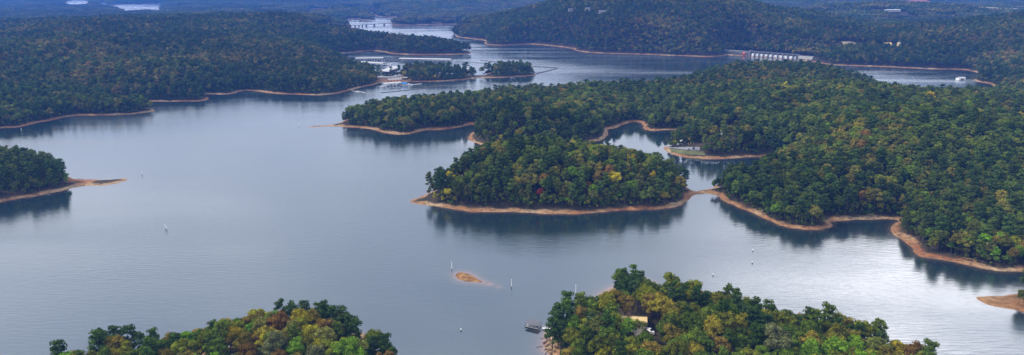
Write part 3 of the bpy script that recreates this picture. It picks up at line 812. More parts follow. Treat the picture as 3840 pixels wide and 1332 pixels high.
def seg_thing(name, label, cat, p0, p1, group=None):
    p0, p1 = np.array(p0), np.array(p1); d = p1 - p0; Ln = float(np.hypot(*d))
    return thing(name, label, cat, (p0[0], p0[1], 0), math.atan2(d[1], d[0]), group), Ln

# dam ---------------------------------------------------------------
dam = thing('dam', 'long grey concrete dam with a row of white gates below the wooded hill', 'dam', (DA[0], DA[1], 0), math.atan2(du[1], du[0]))
def s_of(px):
    a, b_ = 0., DL
    for _ in range(30):
        mth = (a + b_) / 2; q = P(*(DA + du * mth))[0]
        if q < px: a = mth
        else: b_ = mth
    return a
s0, s1, s2, s3 = s_of(2735), s_of(2816), s_of(2988), DL
MB().box(-14, s1 - 7, 0, 9, -6, 11.2).hexa([(-60, 3, -6), (-14, 0, -6), (-14, 9, -6), (-60, 12, -6), (-60, 3, 12.5), (-14, 0, 11.2), (-14, 9, 11.2), (-60, 12, 12.5)]).build('wall', M['concrete'], dam)
w = MB()
for k in range(14):
    xx = s0 + 2 + k * (s1 - s0 - 14) / 13; w.box(xx, xx + 1.4, -1.3, 0, -3, 2.6)
w.build('trash_rack', M['dark'], dam)
MB().box(-14, s1 - 7, -.6, .2, 11.2, 12.3).box(-14, s1 - 7, 8.2, 9, 11.2, 12.3).box(-12, s1 - 7, -1.2, -.05, 8.3, 8.9).build('parapet', M['concretel'], dam)
w = MB()
for k in range(12): w.box(s0 - 4 + k * 5.2, s0 - 3.3 + k * 5.2, -.9, -.62, 9, 13.4)
w.box(s0 - 4, s0 + 54, -.9, -.65, 13.2, 13.5); w.build('railing', M['dark'], dam)
MB().box(s1 - 7, s1 - 1.5, -3, 10, -6, 15.0).box(s1 - 12, s1 - 9.5, -2.5, 8, -6, 14).box(s1 - 7.4, s1 - 1.1, -3.4, 10.4, 15, 15.6).build('intake_tower', M['concrete'], dam)
px_p = [2830, 2846, 2862.5, 2880, 2897, 2916, 2935, 2954, 2974, 2987]
xs_ = [s1] + [s_of(q) for q in px_p]
for a, b_ in zip(xs_[:-1], xs_[1:]):
    MB().box(b_ - 1.6, b_ + 1.6, -3.2, 9, -6, 12.2).box(b_ - 1.2, b_ + 1.2, -3.8, -3.2, -6, 9.5).build('pier', M['concrete'], dam)
    mb = MB().box(a + 1.6, b_ - 1.6, -.3, .5, .9, 8.6)
    for z_ in (3.4, 6.0): mb.box(a + 1.6, b_ - 1.6, -.42, -.3, z_, z_ + .25)
    mb.build('gate', M['gate'], dam)
    MB().box(a + 1.6, b_ - 1.6, 4.5, 8.5, -6, 10.5).build('opening_shade', M['dark'], dam)  # dark block standing in for the shade in the openings behind the gates
    MB().box(a + 1.6, b_ - 1.6, -.9, 4.4, -6, .85).build('sill', M['brown'], dam)
MB().box(s1 - 1.4, s2 + 2, -2.2, 8, 12.2, 13.4).box(s1 - 1.4, s2 + 2, -2.4, -2.1, 13.4, 14.3).box(s1 - 1.4, s2 + 2, 7.7, 8, 13.4, 14.3).build('bridge_deck', M['concrete'], dam)
mb = MB().box(s2 + 1.7, s3 + 4, -.6, 9, -6, 11.6)
for k in range(1, 4): mb.box(s2 + k * (s3 - s2) / 4, s2 + k * (s3 - s2) / 4 + .35, -.75, -.62, -2, 11.5)
mb.build('abutment_wall', M['concretel'], dam)
MB().box(s2 + 1.7, s3 + 4, -.9, -.4, 11.6, 13).build('abutment_parapet', M['concrete'], dam)
sg = s_of(2789); bm_ = MB(); nn = 14
vv = [(sg + 4.3*math.cos(2*math.pi*k/nn), -1.15, 7.0 + 3.2*math.sin(2*math.pi*k/nn)) for k in range(nn)]; vv += [(a, -.7, c_) for a, b_, c_ in vv]
bm_.add(vv, [tuple(range(nn)), tuple(range(2*nn-1, nn-1, -1))] + [(k, k+nn, (k+1) % nn + nn, (k+1) % nn) for k in range(nn)])
bm_.box(sg - 2.6, sg + 1.8, -1.22, -1.16, 7.2, 7.9)
sgn = bm_.build('warning_panel', M['red'], dam); sgn['label'] = 'round red warning panel'

# road bridge -------------------------------------------------------
b0, b1 = np.array(W(1310, 103.5)), np.array(W(1470, 93.8))
br, BL = seg_thing('road_bridge', 'long low road bridge on concrete piers crossing the upper lake', 'bridge', b0, b1)
MB().box(-6, BL, -4.5, 4.5, 7.6, 8.6).build('deck', M['concrete'], br)
MB().box(-6, BL, -4.8, -4.5, 8.5, 9.3).box(-6, BL, 4.5, 4.8, 8.5, 9.3).build('parapet', M['concrete'], br)
for q in (1332, 1346, 1359, 1374, 1404, 1441):
    a, b_ = 0., BL
    for _ in range(30):
        mth = (a+b_)/2; pp_ = b0 + (b1-b0)/BL*mth
        if P(*pp_)[0] < q: a = mth
        else: b_ = mth
    wd_ = 2.6 if q >= 1370 else 1.3
    MB().box(a - wd_, a + wd_, -3.5, 3.5, -5, 7.6).box(a - wd_ - .5, a + wd_ + .5, -4.3, 4.3, 6.6, 7.6).build('pier', M['concrete'], br)
e0, e1 = np.array(W(1468, 92.6)), np.array(W(1655, 90))
em, EL = seg_thing('causeway', 'brown stone embankment carrying the road on to the bridge', 'embankment', e0, e1)
MB().hexa([(0,-16,-5),(EL,-16,-5),(EL,16,-5),(0,16,-5),(3,-5,8.6),(EL,-5,8.6),(EL,5,8.6),(3,5,8.6)]).build('bank', M['brown'], em)
MB().box(3, EL, -4.4, 4.4, 8.6, 8.9).build('roadway', M['asphalt'], em)
MB().box(3, EL, -4.9, -4.6, 8.9, 10.0).build('guard_rail', M['concretel'], em)

# marina bank with lot
q0, q1 = np.array(W(1418, 299)), np.array(W(1524, 301))
mk_, ML = seg_thing('marina_bank', 'brown stone bank with a pale car park beside the covered docks', 'embankment', q0, q1)
MB().hexa([(-6,-13,-5),(ML+4,-13,-5),(ML+4,20,-5),(-6,20,-5),(-4,-2,4.6),(ML,-2,4.6),(ML,15,4.6),(-4,15,4.6)]).build('bank', M['brown'], mk_)
MB().box(-4, ML, 1, 14, 4.6, 4.85).build('car_park', M['concretel'], mk_)
MB().box(-4, ML, -1.6, -1.2, 4.6, 5.5).build('guard_rail', M['wood'], mk_)

# boats -------------------------------------------------------------
def make_boat(name, label, cat, L_=7.5, mat=None, group=None):
    t_ = thing(name, label, cat, (0, 0, -50), 0, group); mb = MB(); w_ = L_ * .17
    prof = [(-.5, .9, .0), (-.2, 1., .0), (.15, .95, .03), (.38, .55, .10), (.5, .03, .18)]
    for (a, wa, za), (b_, wb, zb) in zip(prof[:-1], prof[1:]):
        mb.hexa([(a*L_, -w_*wa*.6, -.3), (b_*L_, -w_*wb*.6, -.3 + zb), (b_*L_, w_*wb*.6, -.3 + zb), (a*L_, w_*wa*.6, -.3), (a*L_, -w_*wa, .95 + za), (b_*L_, -w_*wb, .95 + zb*2), (b_*L_, w_*wb, .95 + zb*2), (a*L_, w_*wa, .95 + za)])
    mb.build('hull', mat or M['gel'], t_)
    MB().hexa([(-.15*L_, -w_*.7, .95), (.2*L_, -w_*.5, .95), (.2*L_, w_*.5, .95), (-.15*L_, w_*.7, .95), (-.12*L_, -w_*.6, 2.0), (.06*L_, -w_*.5, 2.0), (.06*L_, w_*.5, 2.0), (-.12*L_, w_*.6, 2.0)]).build('cabin', M['gel'], t_)
    MB().hexa([(.065*L_, -w_*.48, 1.9), (.20*L_, -w_*.45, 1.15), (.20*L_, w_*.45, 1.15), (.065*L_, w_*.48, 1.9), (.07*L_, -w_*.48, 2.0), (.225*L_, -w_*.45, 1.2), (.225*L_, w_*.45, 1.2), (.07*L_, w_*.48, 2.0)]).build('windscreen', M['glass'], t_)
    return t_
boat0 = make_boat('motor_boat', 'x', 'boat', group='boats moored at the marina'); first_boat = [True]
def boat(x, y, rz, label, sc=1.0, z=0.0):
    if first_boat[0]:
        first_boat[0] = False; boat0.location = (x, y, z); boat0.rotation_euler = (0, 0, rz); boat0.scale = (sc,)*3; boat0['label'] = label; return boat0
    return dup(boat0, (x, y, z), rz, label, sc)

# covered docks ------------------------------------------------------
def cdock(label, p0, p1, wid, rh=7.4, roof='roofw', fingers=True, boats=None, sides=(-1, 1), skip=0.5, name='covered_dock', bsc=1.2):
    t_, Ln = seg_thing(name, label, 'dock', p0, p1, 'covered docks of the marina')
    hw = wid / 2
    MB().gable(-1, Ln + 1, -hw, hw, rh - .5, rh + .35, .35).box(-1, Ln+1, -hw - .1, -hw + .15, rh - 1.3, rh - .15).box(-1, Ln+1, hw - .15, hw + .1, rh - 1.3, rh - .15).build('roof', M[roof], t_)
    mb = MB().box(0, Ln, -1.4, 1.4, .1, .7); n_ = max(3, int(Ln / 6))
    for k in range(n_ + 1): mb.box(k*Ln/n_ - .4, k*Ln/n_ + .4, -hw, hw, .1, .65)
    mb.build('deck', M['wood'], t_)  # dark wood colour deepens the painted shade below the roof
    MB().box(-.8, Ln + .8, -hw + .3, hw - .3, rh - 1.0, rh - .75).build('roof_shade', M['dark'], t_)  # dark sheet added as painted shade on the underside of the roof
    mb = MB()
    for k in range(n_ + 1):
        for sd_ in (-1, 0, 1): mb.box(k*Ln/n_ - .15, k*Ln/n_ + .15, sd_*(hw-.5) - .15, sd_*(hw-.5) + .15, -3, rh - .5)
    mb.build('posts', M['dark'], t_)
    if boats:
        ca_, sa_ = math.cos(t_.rotation_euler.z), math.sin(t_.rotation_euler.z)
        for k in range(n_):
            for sd_ in sides:
                if rng.uniform() < skip: continue
                lx, ly = (k + .5) * Ln / n_, sd_ * (hw * .62 + rng.uniform(-.4, 1.0))
                boat(p0[0] + lx*ca_ - ly*sa_, p0[1] + lx*sa_ + ly*ca_, t_.rotation_euler.z + math.pi/2 * sd_, boats, float(rng.uniform(.85, 1.15)) * bsc * min(1, wid / 16))
    return t_
cdock('short pale roofed dock at the far left of the marina', W(1336, 228), W(1437, 227), 20, boats='white boat in a slip of the short far left covered dock')
cdock('wide pale roofed dock in front of the far left dock', W(1306, 240), W(1442, 248), 22, boats='white boat in a slip of the wide roofed dock behind the left trees')
cdock('longest pale roofed dock, out in the open water of the marina', W(1502, 229), W(1692, 232.5), 22, boats='white boat in a slip of the longest covered dock')
cdock('pale roofed dock running away from the shore beside the causeway trees', W(1438, 281), W(1484, 261), 22, boats=None, skip=.5)
cdock('roofed dock in front of the marina bank', W(1437, 327), W(1500, 322), 15, boats='white boat in a slip of the front covered dock')
cdock('narrow roofed dock tight against the marina bank', W(1456, 311), W(1503, 309), 9)
cdock('open decked walkway dock joined to the longest roofed dock', W(1446, 228), W(1500, 229), 6, rh=3.4, roof='roofd')
for k in range(3): boat(*W(1448 + k * 9, 245 - k*1.2), .3 + .2*k, 'large white cruiser moored off the end of the wide roofed dock', 1.7 - .1*k)
boat(*W(1700, 232), .5, 'large white cruiser at the right tip of the longest dock', 1.9)
boat(*W(1533, 320), .2, 'large white cruiser beside the blue roofed fuel dock', 1.9); boat(*W(1434, 327.5), .1, 'white cruiser at the left end of the front covered dock', 1.5)
for k in range(7): boat(*W(1222 + k*5.5, 231 - (k % 3)*2.6), rng.uniform(-.5, .5), 'small white boat stored by the lone round tree at the marina shore', 1.15)
fd, FLn = seg_thing('fuel_dock', 'blue roofed fuel dock building at the marina front', 'dock', W(1502, 321), W(1528, 320))
MB().box(-1, FLn+1, -5, 5, .1, .7).build('deck', M['deck'], fd); MB().box(1.5, FLn-2, -3, 3.4, .7, 3.4).build('wall', M['white'], fd)
MB().gable(.3, FLn-.8, -4.2, 4.4, 3.3, 5.8, .25).build('roof', M['blue'], fd)
for k in range(3): MB().box(2.4 + k*3.6, 4.2 + k*3.6, -3.06, -3.0, 1.3, 2.6).build('window', M['glass'], fd)
def slab(name, label, cat, pts, wid, z0, z1, mat, group=None):
    p0, p1 = np.array(pts[0]), np.array(pts[-1]); t_ = MB(); pts = [np.array(p) for p in pts]
    for a, b_ in zip(pts[:-1], pts[1:]):
        d = (b_-a)/np.hypot(*(b_-a)); nrm = np.array([-d[1], d[0]]) * wid/2
        c4 = [a-nrm-p0, b_-nrm-p0, b_+nrm-p0, a+nrm-p0]
        t_.hexa([(*q, z0) for q in c4] + [(*q, z1) for q in c4])
    o = t_.build(name, mat, None, (p0[0], p0[1], 0)); return tag(o, label, cat, group)
slab('floating_pier', 'long pale pier reaching right from the blue roofed fuel dock', 'pier', [W(1506, 323), W(1580, 315)], 3.5, .05, .8, M['deck'])
G_ = 'floating breakwaters around the marina'
slab('breakwater', 'dark floating breakwater lying in the open water below the marina', 'breakwater', [W(1428, 348.5), W(1540, 338), W(1674, 321)], 3.2, -.4, .7, M['wood'], G_)
slab('breakwater', 'thin dark breakwater trailing right from the longest covered dock', 'breakwater', [W(1703, 231.5), W(1768, 233.5), W(1813, 238)], 2.2, -.4, .6, M['wood'], G_)
slab('breakwater', 'dark breakwater running into the trees of the marina strip from behind', 'breakwater', [W(1802, 226.5), W(1892, 236)], 4, -.4, .9, M['wood'], G_)
slab('breakwater', 'upper leg of the pointed breakwater at the tip of the marina strip', 'breakwater', [W(2000, 250), W(2093, 255.5)], 4, -.4, 1.1, M['wood'], G_)
slab('breakwater', 'lower leg of the pointed breakwater at the tip of the marina strip', 'breakwater', [W(2014, 275.5), W(2050, 268), W(2091, 256.5)], 4, -.4, 1.1, M['wood'], G_)
tb, TLn = seg_thing('courtesy_dock', 'small T shaped dock with a sloping gangway below the left wooded point', 'dock', W(1323, 342), W(1346, 347))
MB().box(0, TLn, -1.2, 1.2, .1, .7).box(TLn*.3, TLn*1.5, 5, 7, .1, .7).box(TLn*.25, TLn*.42, 1, 6, .1, .65).build('deck', M['deck'], tb)
g0 = np.array(W(1302, 332)); g1 = np.array(W(1323, 341)); slab('gangway', 'narrow gangway from the clay shore down to the small T shaped dock', 'gangway', [g0, g1], 1.6, .7, 1.2, M['deck'])
# boathouse behind the marina strip
bh, BLn = seg_thing('boathouse', 'U shaped open boathouse with pale roofs behind the marina strip trees', 'boathouse', W(1699, 272), W(1764, 272))
MB().gable(0, BLn, 16, 28, 5.2, 7.4, .3).build('roof', M['roofw'], bh); MB().gable(-1, 10, -6, 16, 5, 6.8, .3, 'y').build('roof', M['roofd'], bh); MB().gable(BLn-10, BLn+1, -6, 16, 5, 6.8, .3, 'y').build('roof', M['roofd'], bh)
MB().box(0, BLn, 16, 28, .1, .7).box(0, 9, -6, 16, .1, .7).box(BLn-9, BLn, -6, 16, .1, .7).build('deck', M['deck'], bh)
mb = MB()
for xx in (0.4, 9, BLn-9, BLn-.4):
    for yy in (-5.5, 2, 9, 16, 27): mb.box(xx-.2, xx+.2, yy-.2, yy+.2, -3, 5.1)
mb.build('posts', M['dark'], bh)

def cabin_dock(label, px, py, w_, d_, h_, rz, gang=None):
    x, y = W(px, py); t_ = thing('floating_boathouse', label, 'boathouse', (x, y, 0), rz)
    MB().box(-w_/2-.8, w_/2+.8, -d_/2-.8, d_/2+.8, .05, .55).build('deck', M['deck'], t_)
    MB().box(-w_/2, w_/2, -d_/2, d_/2, .55, h_*.66).build('wall', M['white'], t_)
    MB().gable(-w_/2-.5, w_/2+.5, -d_/2-.5, d_/2+.5, h_*.64, h_, .15).build('roof', M['roofw'], t_)
    MB().box(-w_*.22, w_*.22, -d_/2-.06, -d_/2-.01, .6, h_*.5).build('door', M['roofg'], t_)
    if gang:
        slab('gangway', gang[2], 'gangway', [np.array(W(*gang[0])), np.array(W(*gang[1]))], 1.3, .4, .8, M['deck'])
cabin_dock('small white floating boathouse in the quiet cove by the boat ramp', 2551, 537, 6.6, 5.5, 4.0, .15, ((2562, 537), (2597, 535), 'thin gangway from the small white boathouse to the cove shore'))
cabin_dock('large white floating boathouse in the bay right of the dam', 3602, 300, 14.5, 10, 6.2, .1, ((3616, 300), (3664, 303), 'pale gangway from the large white boathouse to the gravel point'))

# near dock -----------------------------------------------------------
x0_, y0_ = W(2001, 1230)
nd_k = thing('covered_dock', 'grey roofed boat dock with a boat inside, beside the near right point', 'dock', (x0_, y0_ + 1.4, 0), R(-26)); nd_k.scale = (.78,) * 3
MB().box(-5.6, 5.2, -3.2, -2.0, .25, .75).box(-5.6, 5.2, 2.0, 3.2, .25, .75).box(3.6, 5.2, -2.0, 2.0, .25, .75).build('deck', M['deck'], nd_k)
MB().box(-5.65, 5.25, -3.3, -3.2, .1, .6).box(-5.5, 5, -3.0, -2.2, -.2, .25).box(-5.5, 5, 2.2, 3.0, -.2, .25).build('float', M['black'], nd_k)
MB().hexa([(-5.6,-3.4,3.15),(5.2,-3.4,3.15),(5.2,3.4,3.75),(-5.6,3.4,3.75),(-5.6,-3.4,3.35),(5.2,-3.4,3.35),(5.2,3.4,3.95),(-5.6,3.4,3.95)]).build('roof', M['roofg'], nd_k)
for xx in (-5.3, -1.8, 1.7, 4.9):
    for yy, zz in ((-3.0, 3.2), (3.0, 3.7)): MB().box(xx-.09, xx+.09, yy-.09, yy+.09, .7, zz).build('post', M['dark'], nd_k)
for xx in (-5.7, 5.4): MB().tube((xx, -3.0, -3), (xx, -3.0, 1.6), .1, .1).build('mooring_pole', M['dark'], nd_k)
lb = boat(x0_ - .9, y0_ + 1.9, R(-26), 'white motorboat floating under the grey roof of the near dock', .78, .35); lb['group'] = ''; del lb['group']
g0 = Vector((*W(2033, 1235), .6)); gh = hit(2090, 1240); g1 = Vector((gh[0], gh[1], max(gh[2], 1.2) + .6))
gw = thing('gangway', 'white railed gangway from the near roofed dock up to the orange bank', 'gangway', g0, math.atan2(g1.y-g0.y, g1.x-g0.x)); gl_ = (g1-g0).length; dz_ = g1.z-g0.z
MB().hexa([(0,-.7,0),(gl_,-.7,dz_),(gl_,.7,dz_),(0,.7,0),(0,-.7,.15),(gl_,-.7,dz_+.15),(gl_,.7,dz_+.15),(0,.7,.15)]).build('walkway', M['white'], gw)
mb = MB()
for sd_ in (-.7, .7):
    mb.tube((0, sd_, 1.1), (gl_, sd_, dz_+1.1), .05, .05, 5)
    for k in range(6): mb.tube((gl_*k/5, sd_, dz_*k/5), (gl_*k/5, sd_, dz_*k/5+1.1), .04, .04, 5)
mb.build('railing', M['gel'], gw)

# markers and buoys ---------------------------------------------------
for (px, py, h_, lab) in [(1694.5, 1013, 6.0, 'tall white marker pole left of the bare clay islet'), (1918, 1080, 6.0, 'white marker pole right of the bare clay islet'), (2159, 1105, 7.0, 'white marker pole between the islet and the near right point'),
        (621, 862, 5.0, 'white marker pole alone in the open left water'), (626, 864, 4.2, 'shorter pole standing close beside the white pole in the open left water'), (533, 658, 4.5, 'white marker pole off the tip of the left sand spit'), (81, 494, 5.0, 'white marker pole near the far left shore'),
        (1122, 475, 4.5, 'white marker pole off the thin clay spit tip'), (1194, 471, 4.0, 'white marker pole standing on the thin clay spit')]:
    x, y = W(px, py); t_ = thing('marker_pole', lab, 'marker pole', (x, y, 0), 0, 'white marker poles in the lake')
    MB().tube((0, 0, 1.2), (0, 0, h_), .24, .2, 8).build('pole', M['gel'], t_); MB().tube((0, 0, -3), (0, 0, 1.2), .22, .22, 8).build('base', M['dark'], t_)
for (px, py, lab) in [(1729, 1241, 'white can buoy off the near left point'), (2674, 1034, 'white can buoy above the near right point trees'), (2821, 988, 'nearer of two white buoys in the open right water'), (2823, 942, 'farther of two white buoys in the open right water')]:
    x, y = W(px, py); t_ = thing('buoy', lab, 'buoy', (x, y, 0), 0, 'white can buoys')
    MB().tube((0, 0, .5), (0, 0, 1.5), .34, .3, 10).tube((0, 0, 1.5), (0, 0, 1.8), .3, .1, 10).build('can', M['buoy'], t_); MB().tube((0, 0, -.6), (0, 0, .5), .42, .42, 10).build('float', M['black'], t_)

# houses --------------------------------------------------------------
def house(name, label, x, y, z, rz, w_, d_, h_, wall, roof, cat='house', ridge=.42, wins=4, storeys=2, chim=True, wing=False):
    t_ = thing(name, label, cat, (x, y, z), rz)
    mb = MB().box(-w_/2, w_/2, -d_/2, d_/2, -1.5, h_)
    mb.add([(-w_/2, -d_/2, h_), (-w_/2, d_/2, h_), (-w_/2, 0, h_ + d_*ridge - .1), (w_/2, -d_/2, h_), (w_/2, d_/2, h_), (w_/2, 0, h_ + d_*ridge - .1)], [(0, 1, 2), (3, 5, 4), (0, 2, 5, 3), (1, 4, 5, 2)])
    if wing: mb.box(w_/2 - .3*w_, w_/2 - .02*w_, -d_/2 - d_*.5, -d_/2, -1.5, h_*.95)
    mb.build('wall', M[wall], t_)
    rf = MB().gable(-w_/2 - .5, w_/2 + .5, -d_/2 - .6, d_/2 + .6, h_ - .15, h_ + d_*ridge, .25)
    if wing: rf.gable(w_/2 - .3*w_ - .4, w_/2 - .02*w_ + .4, -d_ - .3, 0, h_*.93, h_ + d_*ridge*.75, .25, 'y')
    r_ = rf.build('roof', M[roof], t_)
    if chim: MB().box(-w_*.28, -w_*.28 + 1.3, -.6, .6, h_ + d_*ridge*.6, h_ + d_*ridge + 1.6).build('chimney', M['brick'], r_)
    for s_ in range(storeys):
        for k in range(wins):
            xx = -w_/2 + w_*(k + .5)/wins; z_ = h_*(s_ + .32)/storeys
            if wing and xx > w_*.15: continue
            wdw = MB().box(xx - .75, xx + .75, -d_/2 - .12, -d_/2 - .01, z_ - .1, z_ + 1.4).build('window', M['white'], t_)
            MB().box(xx - .6, xx + .6, -d_/2 - .17, -d_/2 - .125, z_, z_ + 1.25).build('pane', M['glass'], wdw)
    MB().box(-.55, .55, -d_/2 - .14, -d_/2 - .01, 0, 2.1).build('door', M['wood'], t_)
    return t_
hx, hy, hz_ = hp
hs = house('lake_house', 'yellow sided lake house showing through the trees of the near right point', hx + 1, hy + 2, hz_, R(-10), 13, 7, 5.2, 'cream', 'cream', ridge=.2)
MB().box(-6.5, 6.5, -5.9, -3.7, 2.3, 2.5).box(-6.5, -6.3, -5.9, -5.7, 0, 2.3).box(6.3, 6.5, -5.9, -5.7, 0, 2.3).box(0, .2, -5.9, -5.7, 0, 2.3).box(-6.5, 6.5, -5.9, -5.8, 3.1, 3.25).build('balcony', M['cream'], hs)
def gz(px, py): return hit(px, py)
for (px, py, w_, d_, h_, wall, roof, nm, lab, wing) in [
    (2207, 47, 22, 12, 6, 'concretel', 'roofg', 'hilltop_house', 'large white house on the ridge left of the big hill, left of two', True), (2259, 56, 24, 11, 5, 'concretel', 'roofg', 'hilltop_house', 'white house on the ridge left of the big hill, right of two', True),
    (2139, 47, 14, 9, 5, 'concretel', 'roofg', 'ridge_cottage', 'small pale house in the woods left of the ridge houses', False), (3326, 180, 18, 9, 5.5, 'cream', 'cream', 'bay_house', 'cream house among golden trees above the right bay', True),
    (3371, 178, 9, 8, 6, 'cream', 'roofw', 'bay_cottage', 'small orange cottage right of the cream house above the bay', False)]:
    x, y, z_ = gz(px, py); house(nm, lab, x, y, z_ + 4, .1, w_, d_, h_, wall, roof, wing=wing)
for (px, py, w_, d_, h_, lab) in [(3345, 50, 60, 25, 14, 'long white industrial building in the blue distance right of the big hill'), (3787, 72, 95, 30, 14, 'wide white warehouse at the far right below the pale road')]:
    x, y, z_ = gz(px, py); house('warehouse', lab, x, y, z_ + 7, .05, w_, d_, h_ * .5, 'concretel', 'roofw', 'warehouse', ridge=.08, wins=5, storeys=1, chim=False)

# near clearing: boat on trailer, tarp shelter, cars -------------------
x, y, z_ = hit(2437, 1250)
tr = thing('boat_trailer', 'low trailer under the white boat in the clearing', 'trailer', (x, y, z_), R(-60)); MB().box(-3, 3.2, -.08, .08, .5, .62).box(-2.2, -1.0, -1, 1, .5, .62).box(-3, -2.9, -.9, .9, .5, .62).build('frame', M['dark'], tr)
for sd_ in (-1.1, 1.1): MB().tube((-1.6, sd_-.1, .35), (-1.6, sd_+.1, .35), .35, .35, 12).build('wheel', M['black'], tr)
lb = boat(x, y, R(-60), 'white motorboat on a trailer in the clearing right of the yellow house', .95, z_ + .95); del lb['group']
x, y, z_ = hit(2335, 1256)
tp = thing('canopy_tent', 'blue tarp shelter left of the yellow lake house', 'shelter', (x, y, z_), .3); MB().gable(-2.6, 2.6, -2, 2, 2.2, 3.1, .06).build('tarp', M['tarp'], tp)
for xx in (-2.4, 2.4):
    for yy in (-1.8, 1.8): MB().tube((xx, yy, 0), (xx, yy, 2.3), .05, .05, 6).build('leg', M['gel'], tp)
def make_car(label, loc, rz, mat='gel', group=None):
    t_ = thing('parked_car', label, 'car', loc, rz, group)
    MB().hexa([(-2.2,-.9,.35),(2.2,-.88,.35),(2.2,.88,.35),(-2.2,.9,.35),(-2.2,-.88,1.0),(2.15,-.82,.88),(2.15,.82,.88),(-2.2,.88,1.0)]).build('body', M[mat], t_)
    MB().hexa([(-1.9,-.8,1.0),(1.1,-.8,.95),(1.1,.8,.95),(-1.9,.8,1.0),(-1.5,-.66,1.55),(.4,-.66,1.55),(.4,.66,1.55),(-1.5,.66,1.55)]).build('cabin', M['glass'], t_)
    MB().box(-1.5, .4, -.66, .66, 1.56, 1.6).build('roof', M[mat], t_)
    for a in (-1.4, 1.4):
        for b_ in (-.9, .9): MB().tube((a, b_-.1, .33), (a, b_+.1, .33), .33, .33, 10).build('wheel', M['black'], t_)
    return t_
x, y, z_ = hit(2283, 1268); make_car('white car parked in the trees left of the blue tarp', (x, y, z_ + .1), 1.2)
x, y, z_ = hit(2709, 507); make_car('white car on the curving park road', (x, y, z_ + .45), .9)
x, y, z_ = hit(2583, 561); ks = make_car('white car parked on the boat ramp lot', (x, y, z_ + .35), .2)
x, y, z_ = hit(2601, 562); kk = thing('kiosk', 'small dark notice kiosk on the boat ramp lot', 'kiosk', (x, y, z_ + .2)); MB().box(-1.1, 1.1, -.12, .12, 0, 2.2).build('board', M['dark'], kk); MB().gable(-1.4, 1.4, -.7, .7, 2.2, 2.9, .1).build('roof', M['roofd'], kk)
pc0 = None
for k in range(8):
    x, y = W(1428 + k * 8, 291); lab = 'small car in the row on the marina bank car park'
    if pc0 is None: pc0 = make_car(lab, (x, y, 4.9), 1.5, 'gel', 'cars on the marina bank')
    elif k not in (3, 6): dup(pc0, (x, y, 4.9), 1.5 + rng.uniform(-.1, .1), lab)

# paved and bare ground -------------------------------------------------
ribbon('road', 'curving grey park road in the woods above the boat ramp', 'road', [(2681, 515), (2690, 500), (2711, 487), (2722, 478), (2728, 468), (2745, 478), (2785, 482)], [(2700, 518), (2712, 506), (2727, 500), (2742, 494), (2752, 488), (2765, 488), (2788, 486)], M['asphalt'], .4, 18)
ribbon('kerb', 'pale kerb along the outer edge of the park road', 'kerb', [(2679.5, 516), (2688, 500.5), (2709.5, 487), (2721, 478), (2726.5, 468)], [(2681.5, 516), (2690.5, 500.5), (2712, 487.5), (2723, 478.5), (2728.5, 468)], M['kerb'], .55, 14)
ribbon('pavement', 'pale paved boat ramp lot on the bare spit', 'pavement', [(2500, 552.5), (2545, 553), (2590, 551.5), (2625, 552)], [(2503, 555), (2545, 560), (2590, 565), (2624, 566)], M['asphalt'], .22, 16)
ribbon('grass_verge', 'dry grass on the slope below the boat ramp lot', 'grass', [(2508, 557), (2545, 562), (2590, 567), (2640, 569)], [(2516, 568), (2550, 577), (2595, 581), (2645, 583)], M['grassy'], .16, 16, 'stuff')
ribbon('field', 'dry straw coloured field above the right bay', 'field', [(3152, 160), (3190, 160), (3224, 172)], [(3162, 172), (3190, 176), (3222, 178)], M['field'], 3.0, 8)
ribbon('field', 'long tan field at the top of the photo left of the big hill', 'field', [(2160, -1), (2200, 0), (2240, 6), (2292, 14)], [(2165, 5), (2215, 11), (2250, 20), (2290, 24)], M['field'], 9.0, 12)
ribbon('field', 'red clay patch on the far right hills', 'field', [(3402, 12), (3432, 3), (3460, 6), (3495, 17)], [(3408, 18), (3435, 19), (3465, 19), (3492, 19)], M['redclay'], 16, 10)
ribbon('field', 'pale quarry scar at the top right of the big hill', 'field', [(2728, 0), (2745, -2), (2758, 2)], [(2738, 9), (2748, 12), (2756, 8)], M['concretel'], 18, 6)
ribbon('road', 'straight pale highway in the blue distance at the far right', 'road', [(3655, 43), (3750, 45), (3860, 49)], [(3655, 45.5), (3750, 47.5), (3860, 51.5)], M['concretel'], 18, 12)

# bare trees, driftwood and rocks --------------------------------------
btm = bare_tree().mesh('bare_limbs', M['palebark'])
for (px, py, sc_, lab) in [(2372, 1330, .85, 'pale leafless tree at the bottom edge below the yellow house'), (2340, 1345, .62, 'small leafless tree left of the pale bare tree'), (365, 1345, .6, 'pale leafless tree at the left end of the near left point'), (3460, 900, .75, 'leafless grey tree on the right shore woods'), (3740, 880, .8, 'leafless grey tree near the right edge woods')]:
    x, y, z_ = hit(px, py); t_ = thing('bare_tree', lab, 'bare tree', (x, y, z_), rng.uniform(0, 6), 'leafless trees'); t_.scale = (sc_*1.25,)*3; link('limbs', btm, t_)
def log_mesh(L_):
    mb = MB(); p = Vector((-L_/2, 0, .15)); r_ = .16
    for k in range(4):
        q = p + Vector((L_/4, rng.uniform(-.3, .3), rng.uniform(-.02, .12))); mb.tube(p, q, r_, r_*.8, 6); p = q; r_ *= .8
    mb.tube((-L_*.1, 0, .2), (L_*.12, .9, .7), .07, .03, 4); mb.tube((L_*.1, 0, .2), (L_*.25, -.8, .5), .06, .02, 4); return mb.mesh('driftwood_log', M['driftwood'])
LG = [log_mesh(6.5) for _ in range(3)]
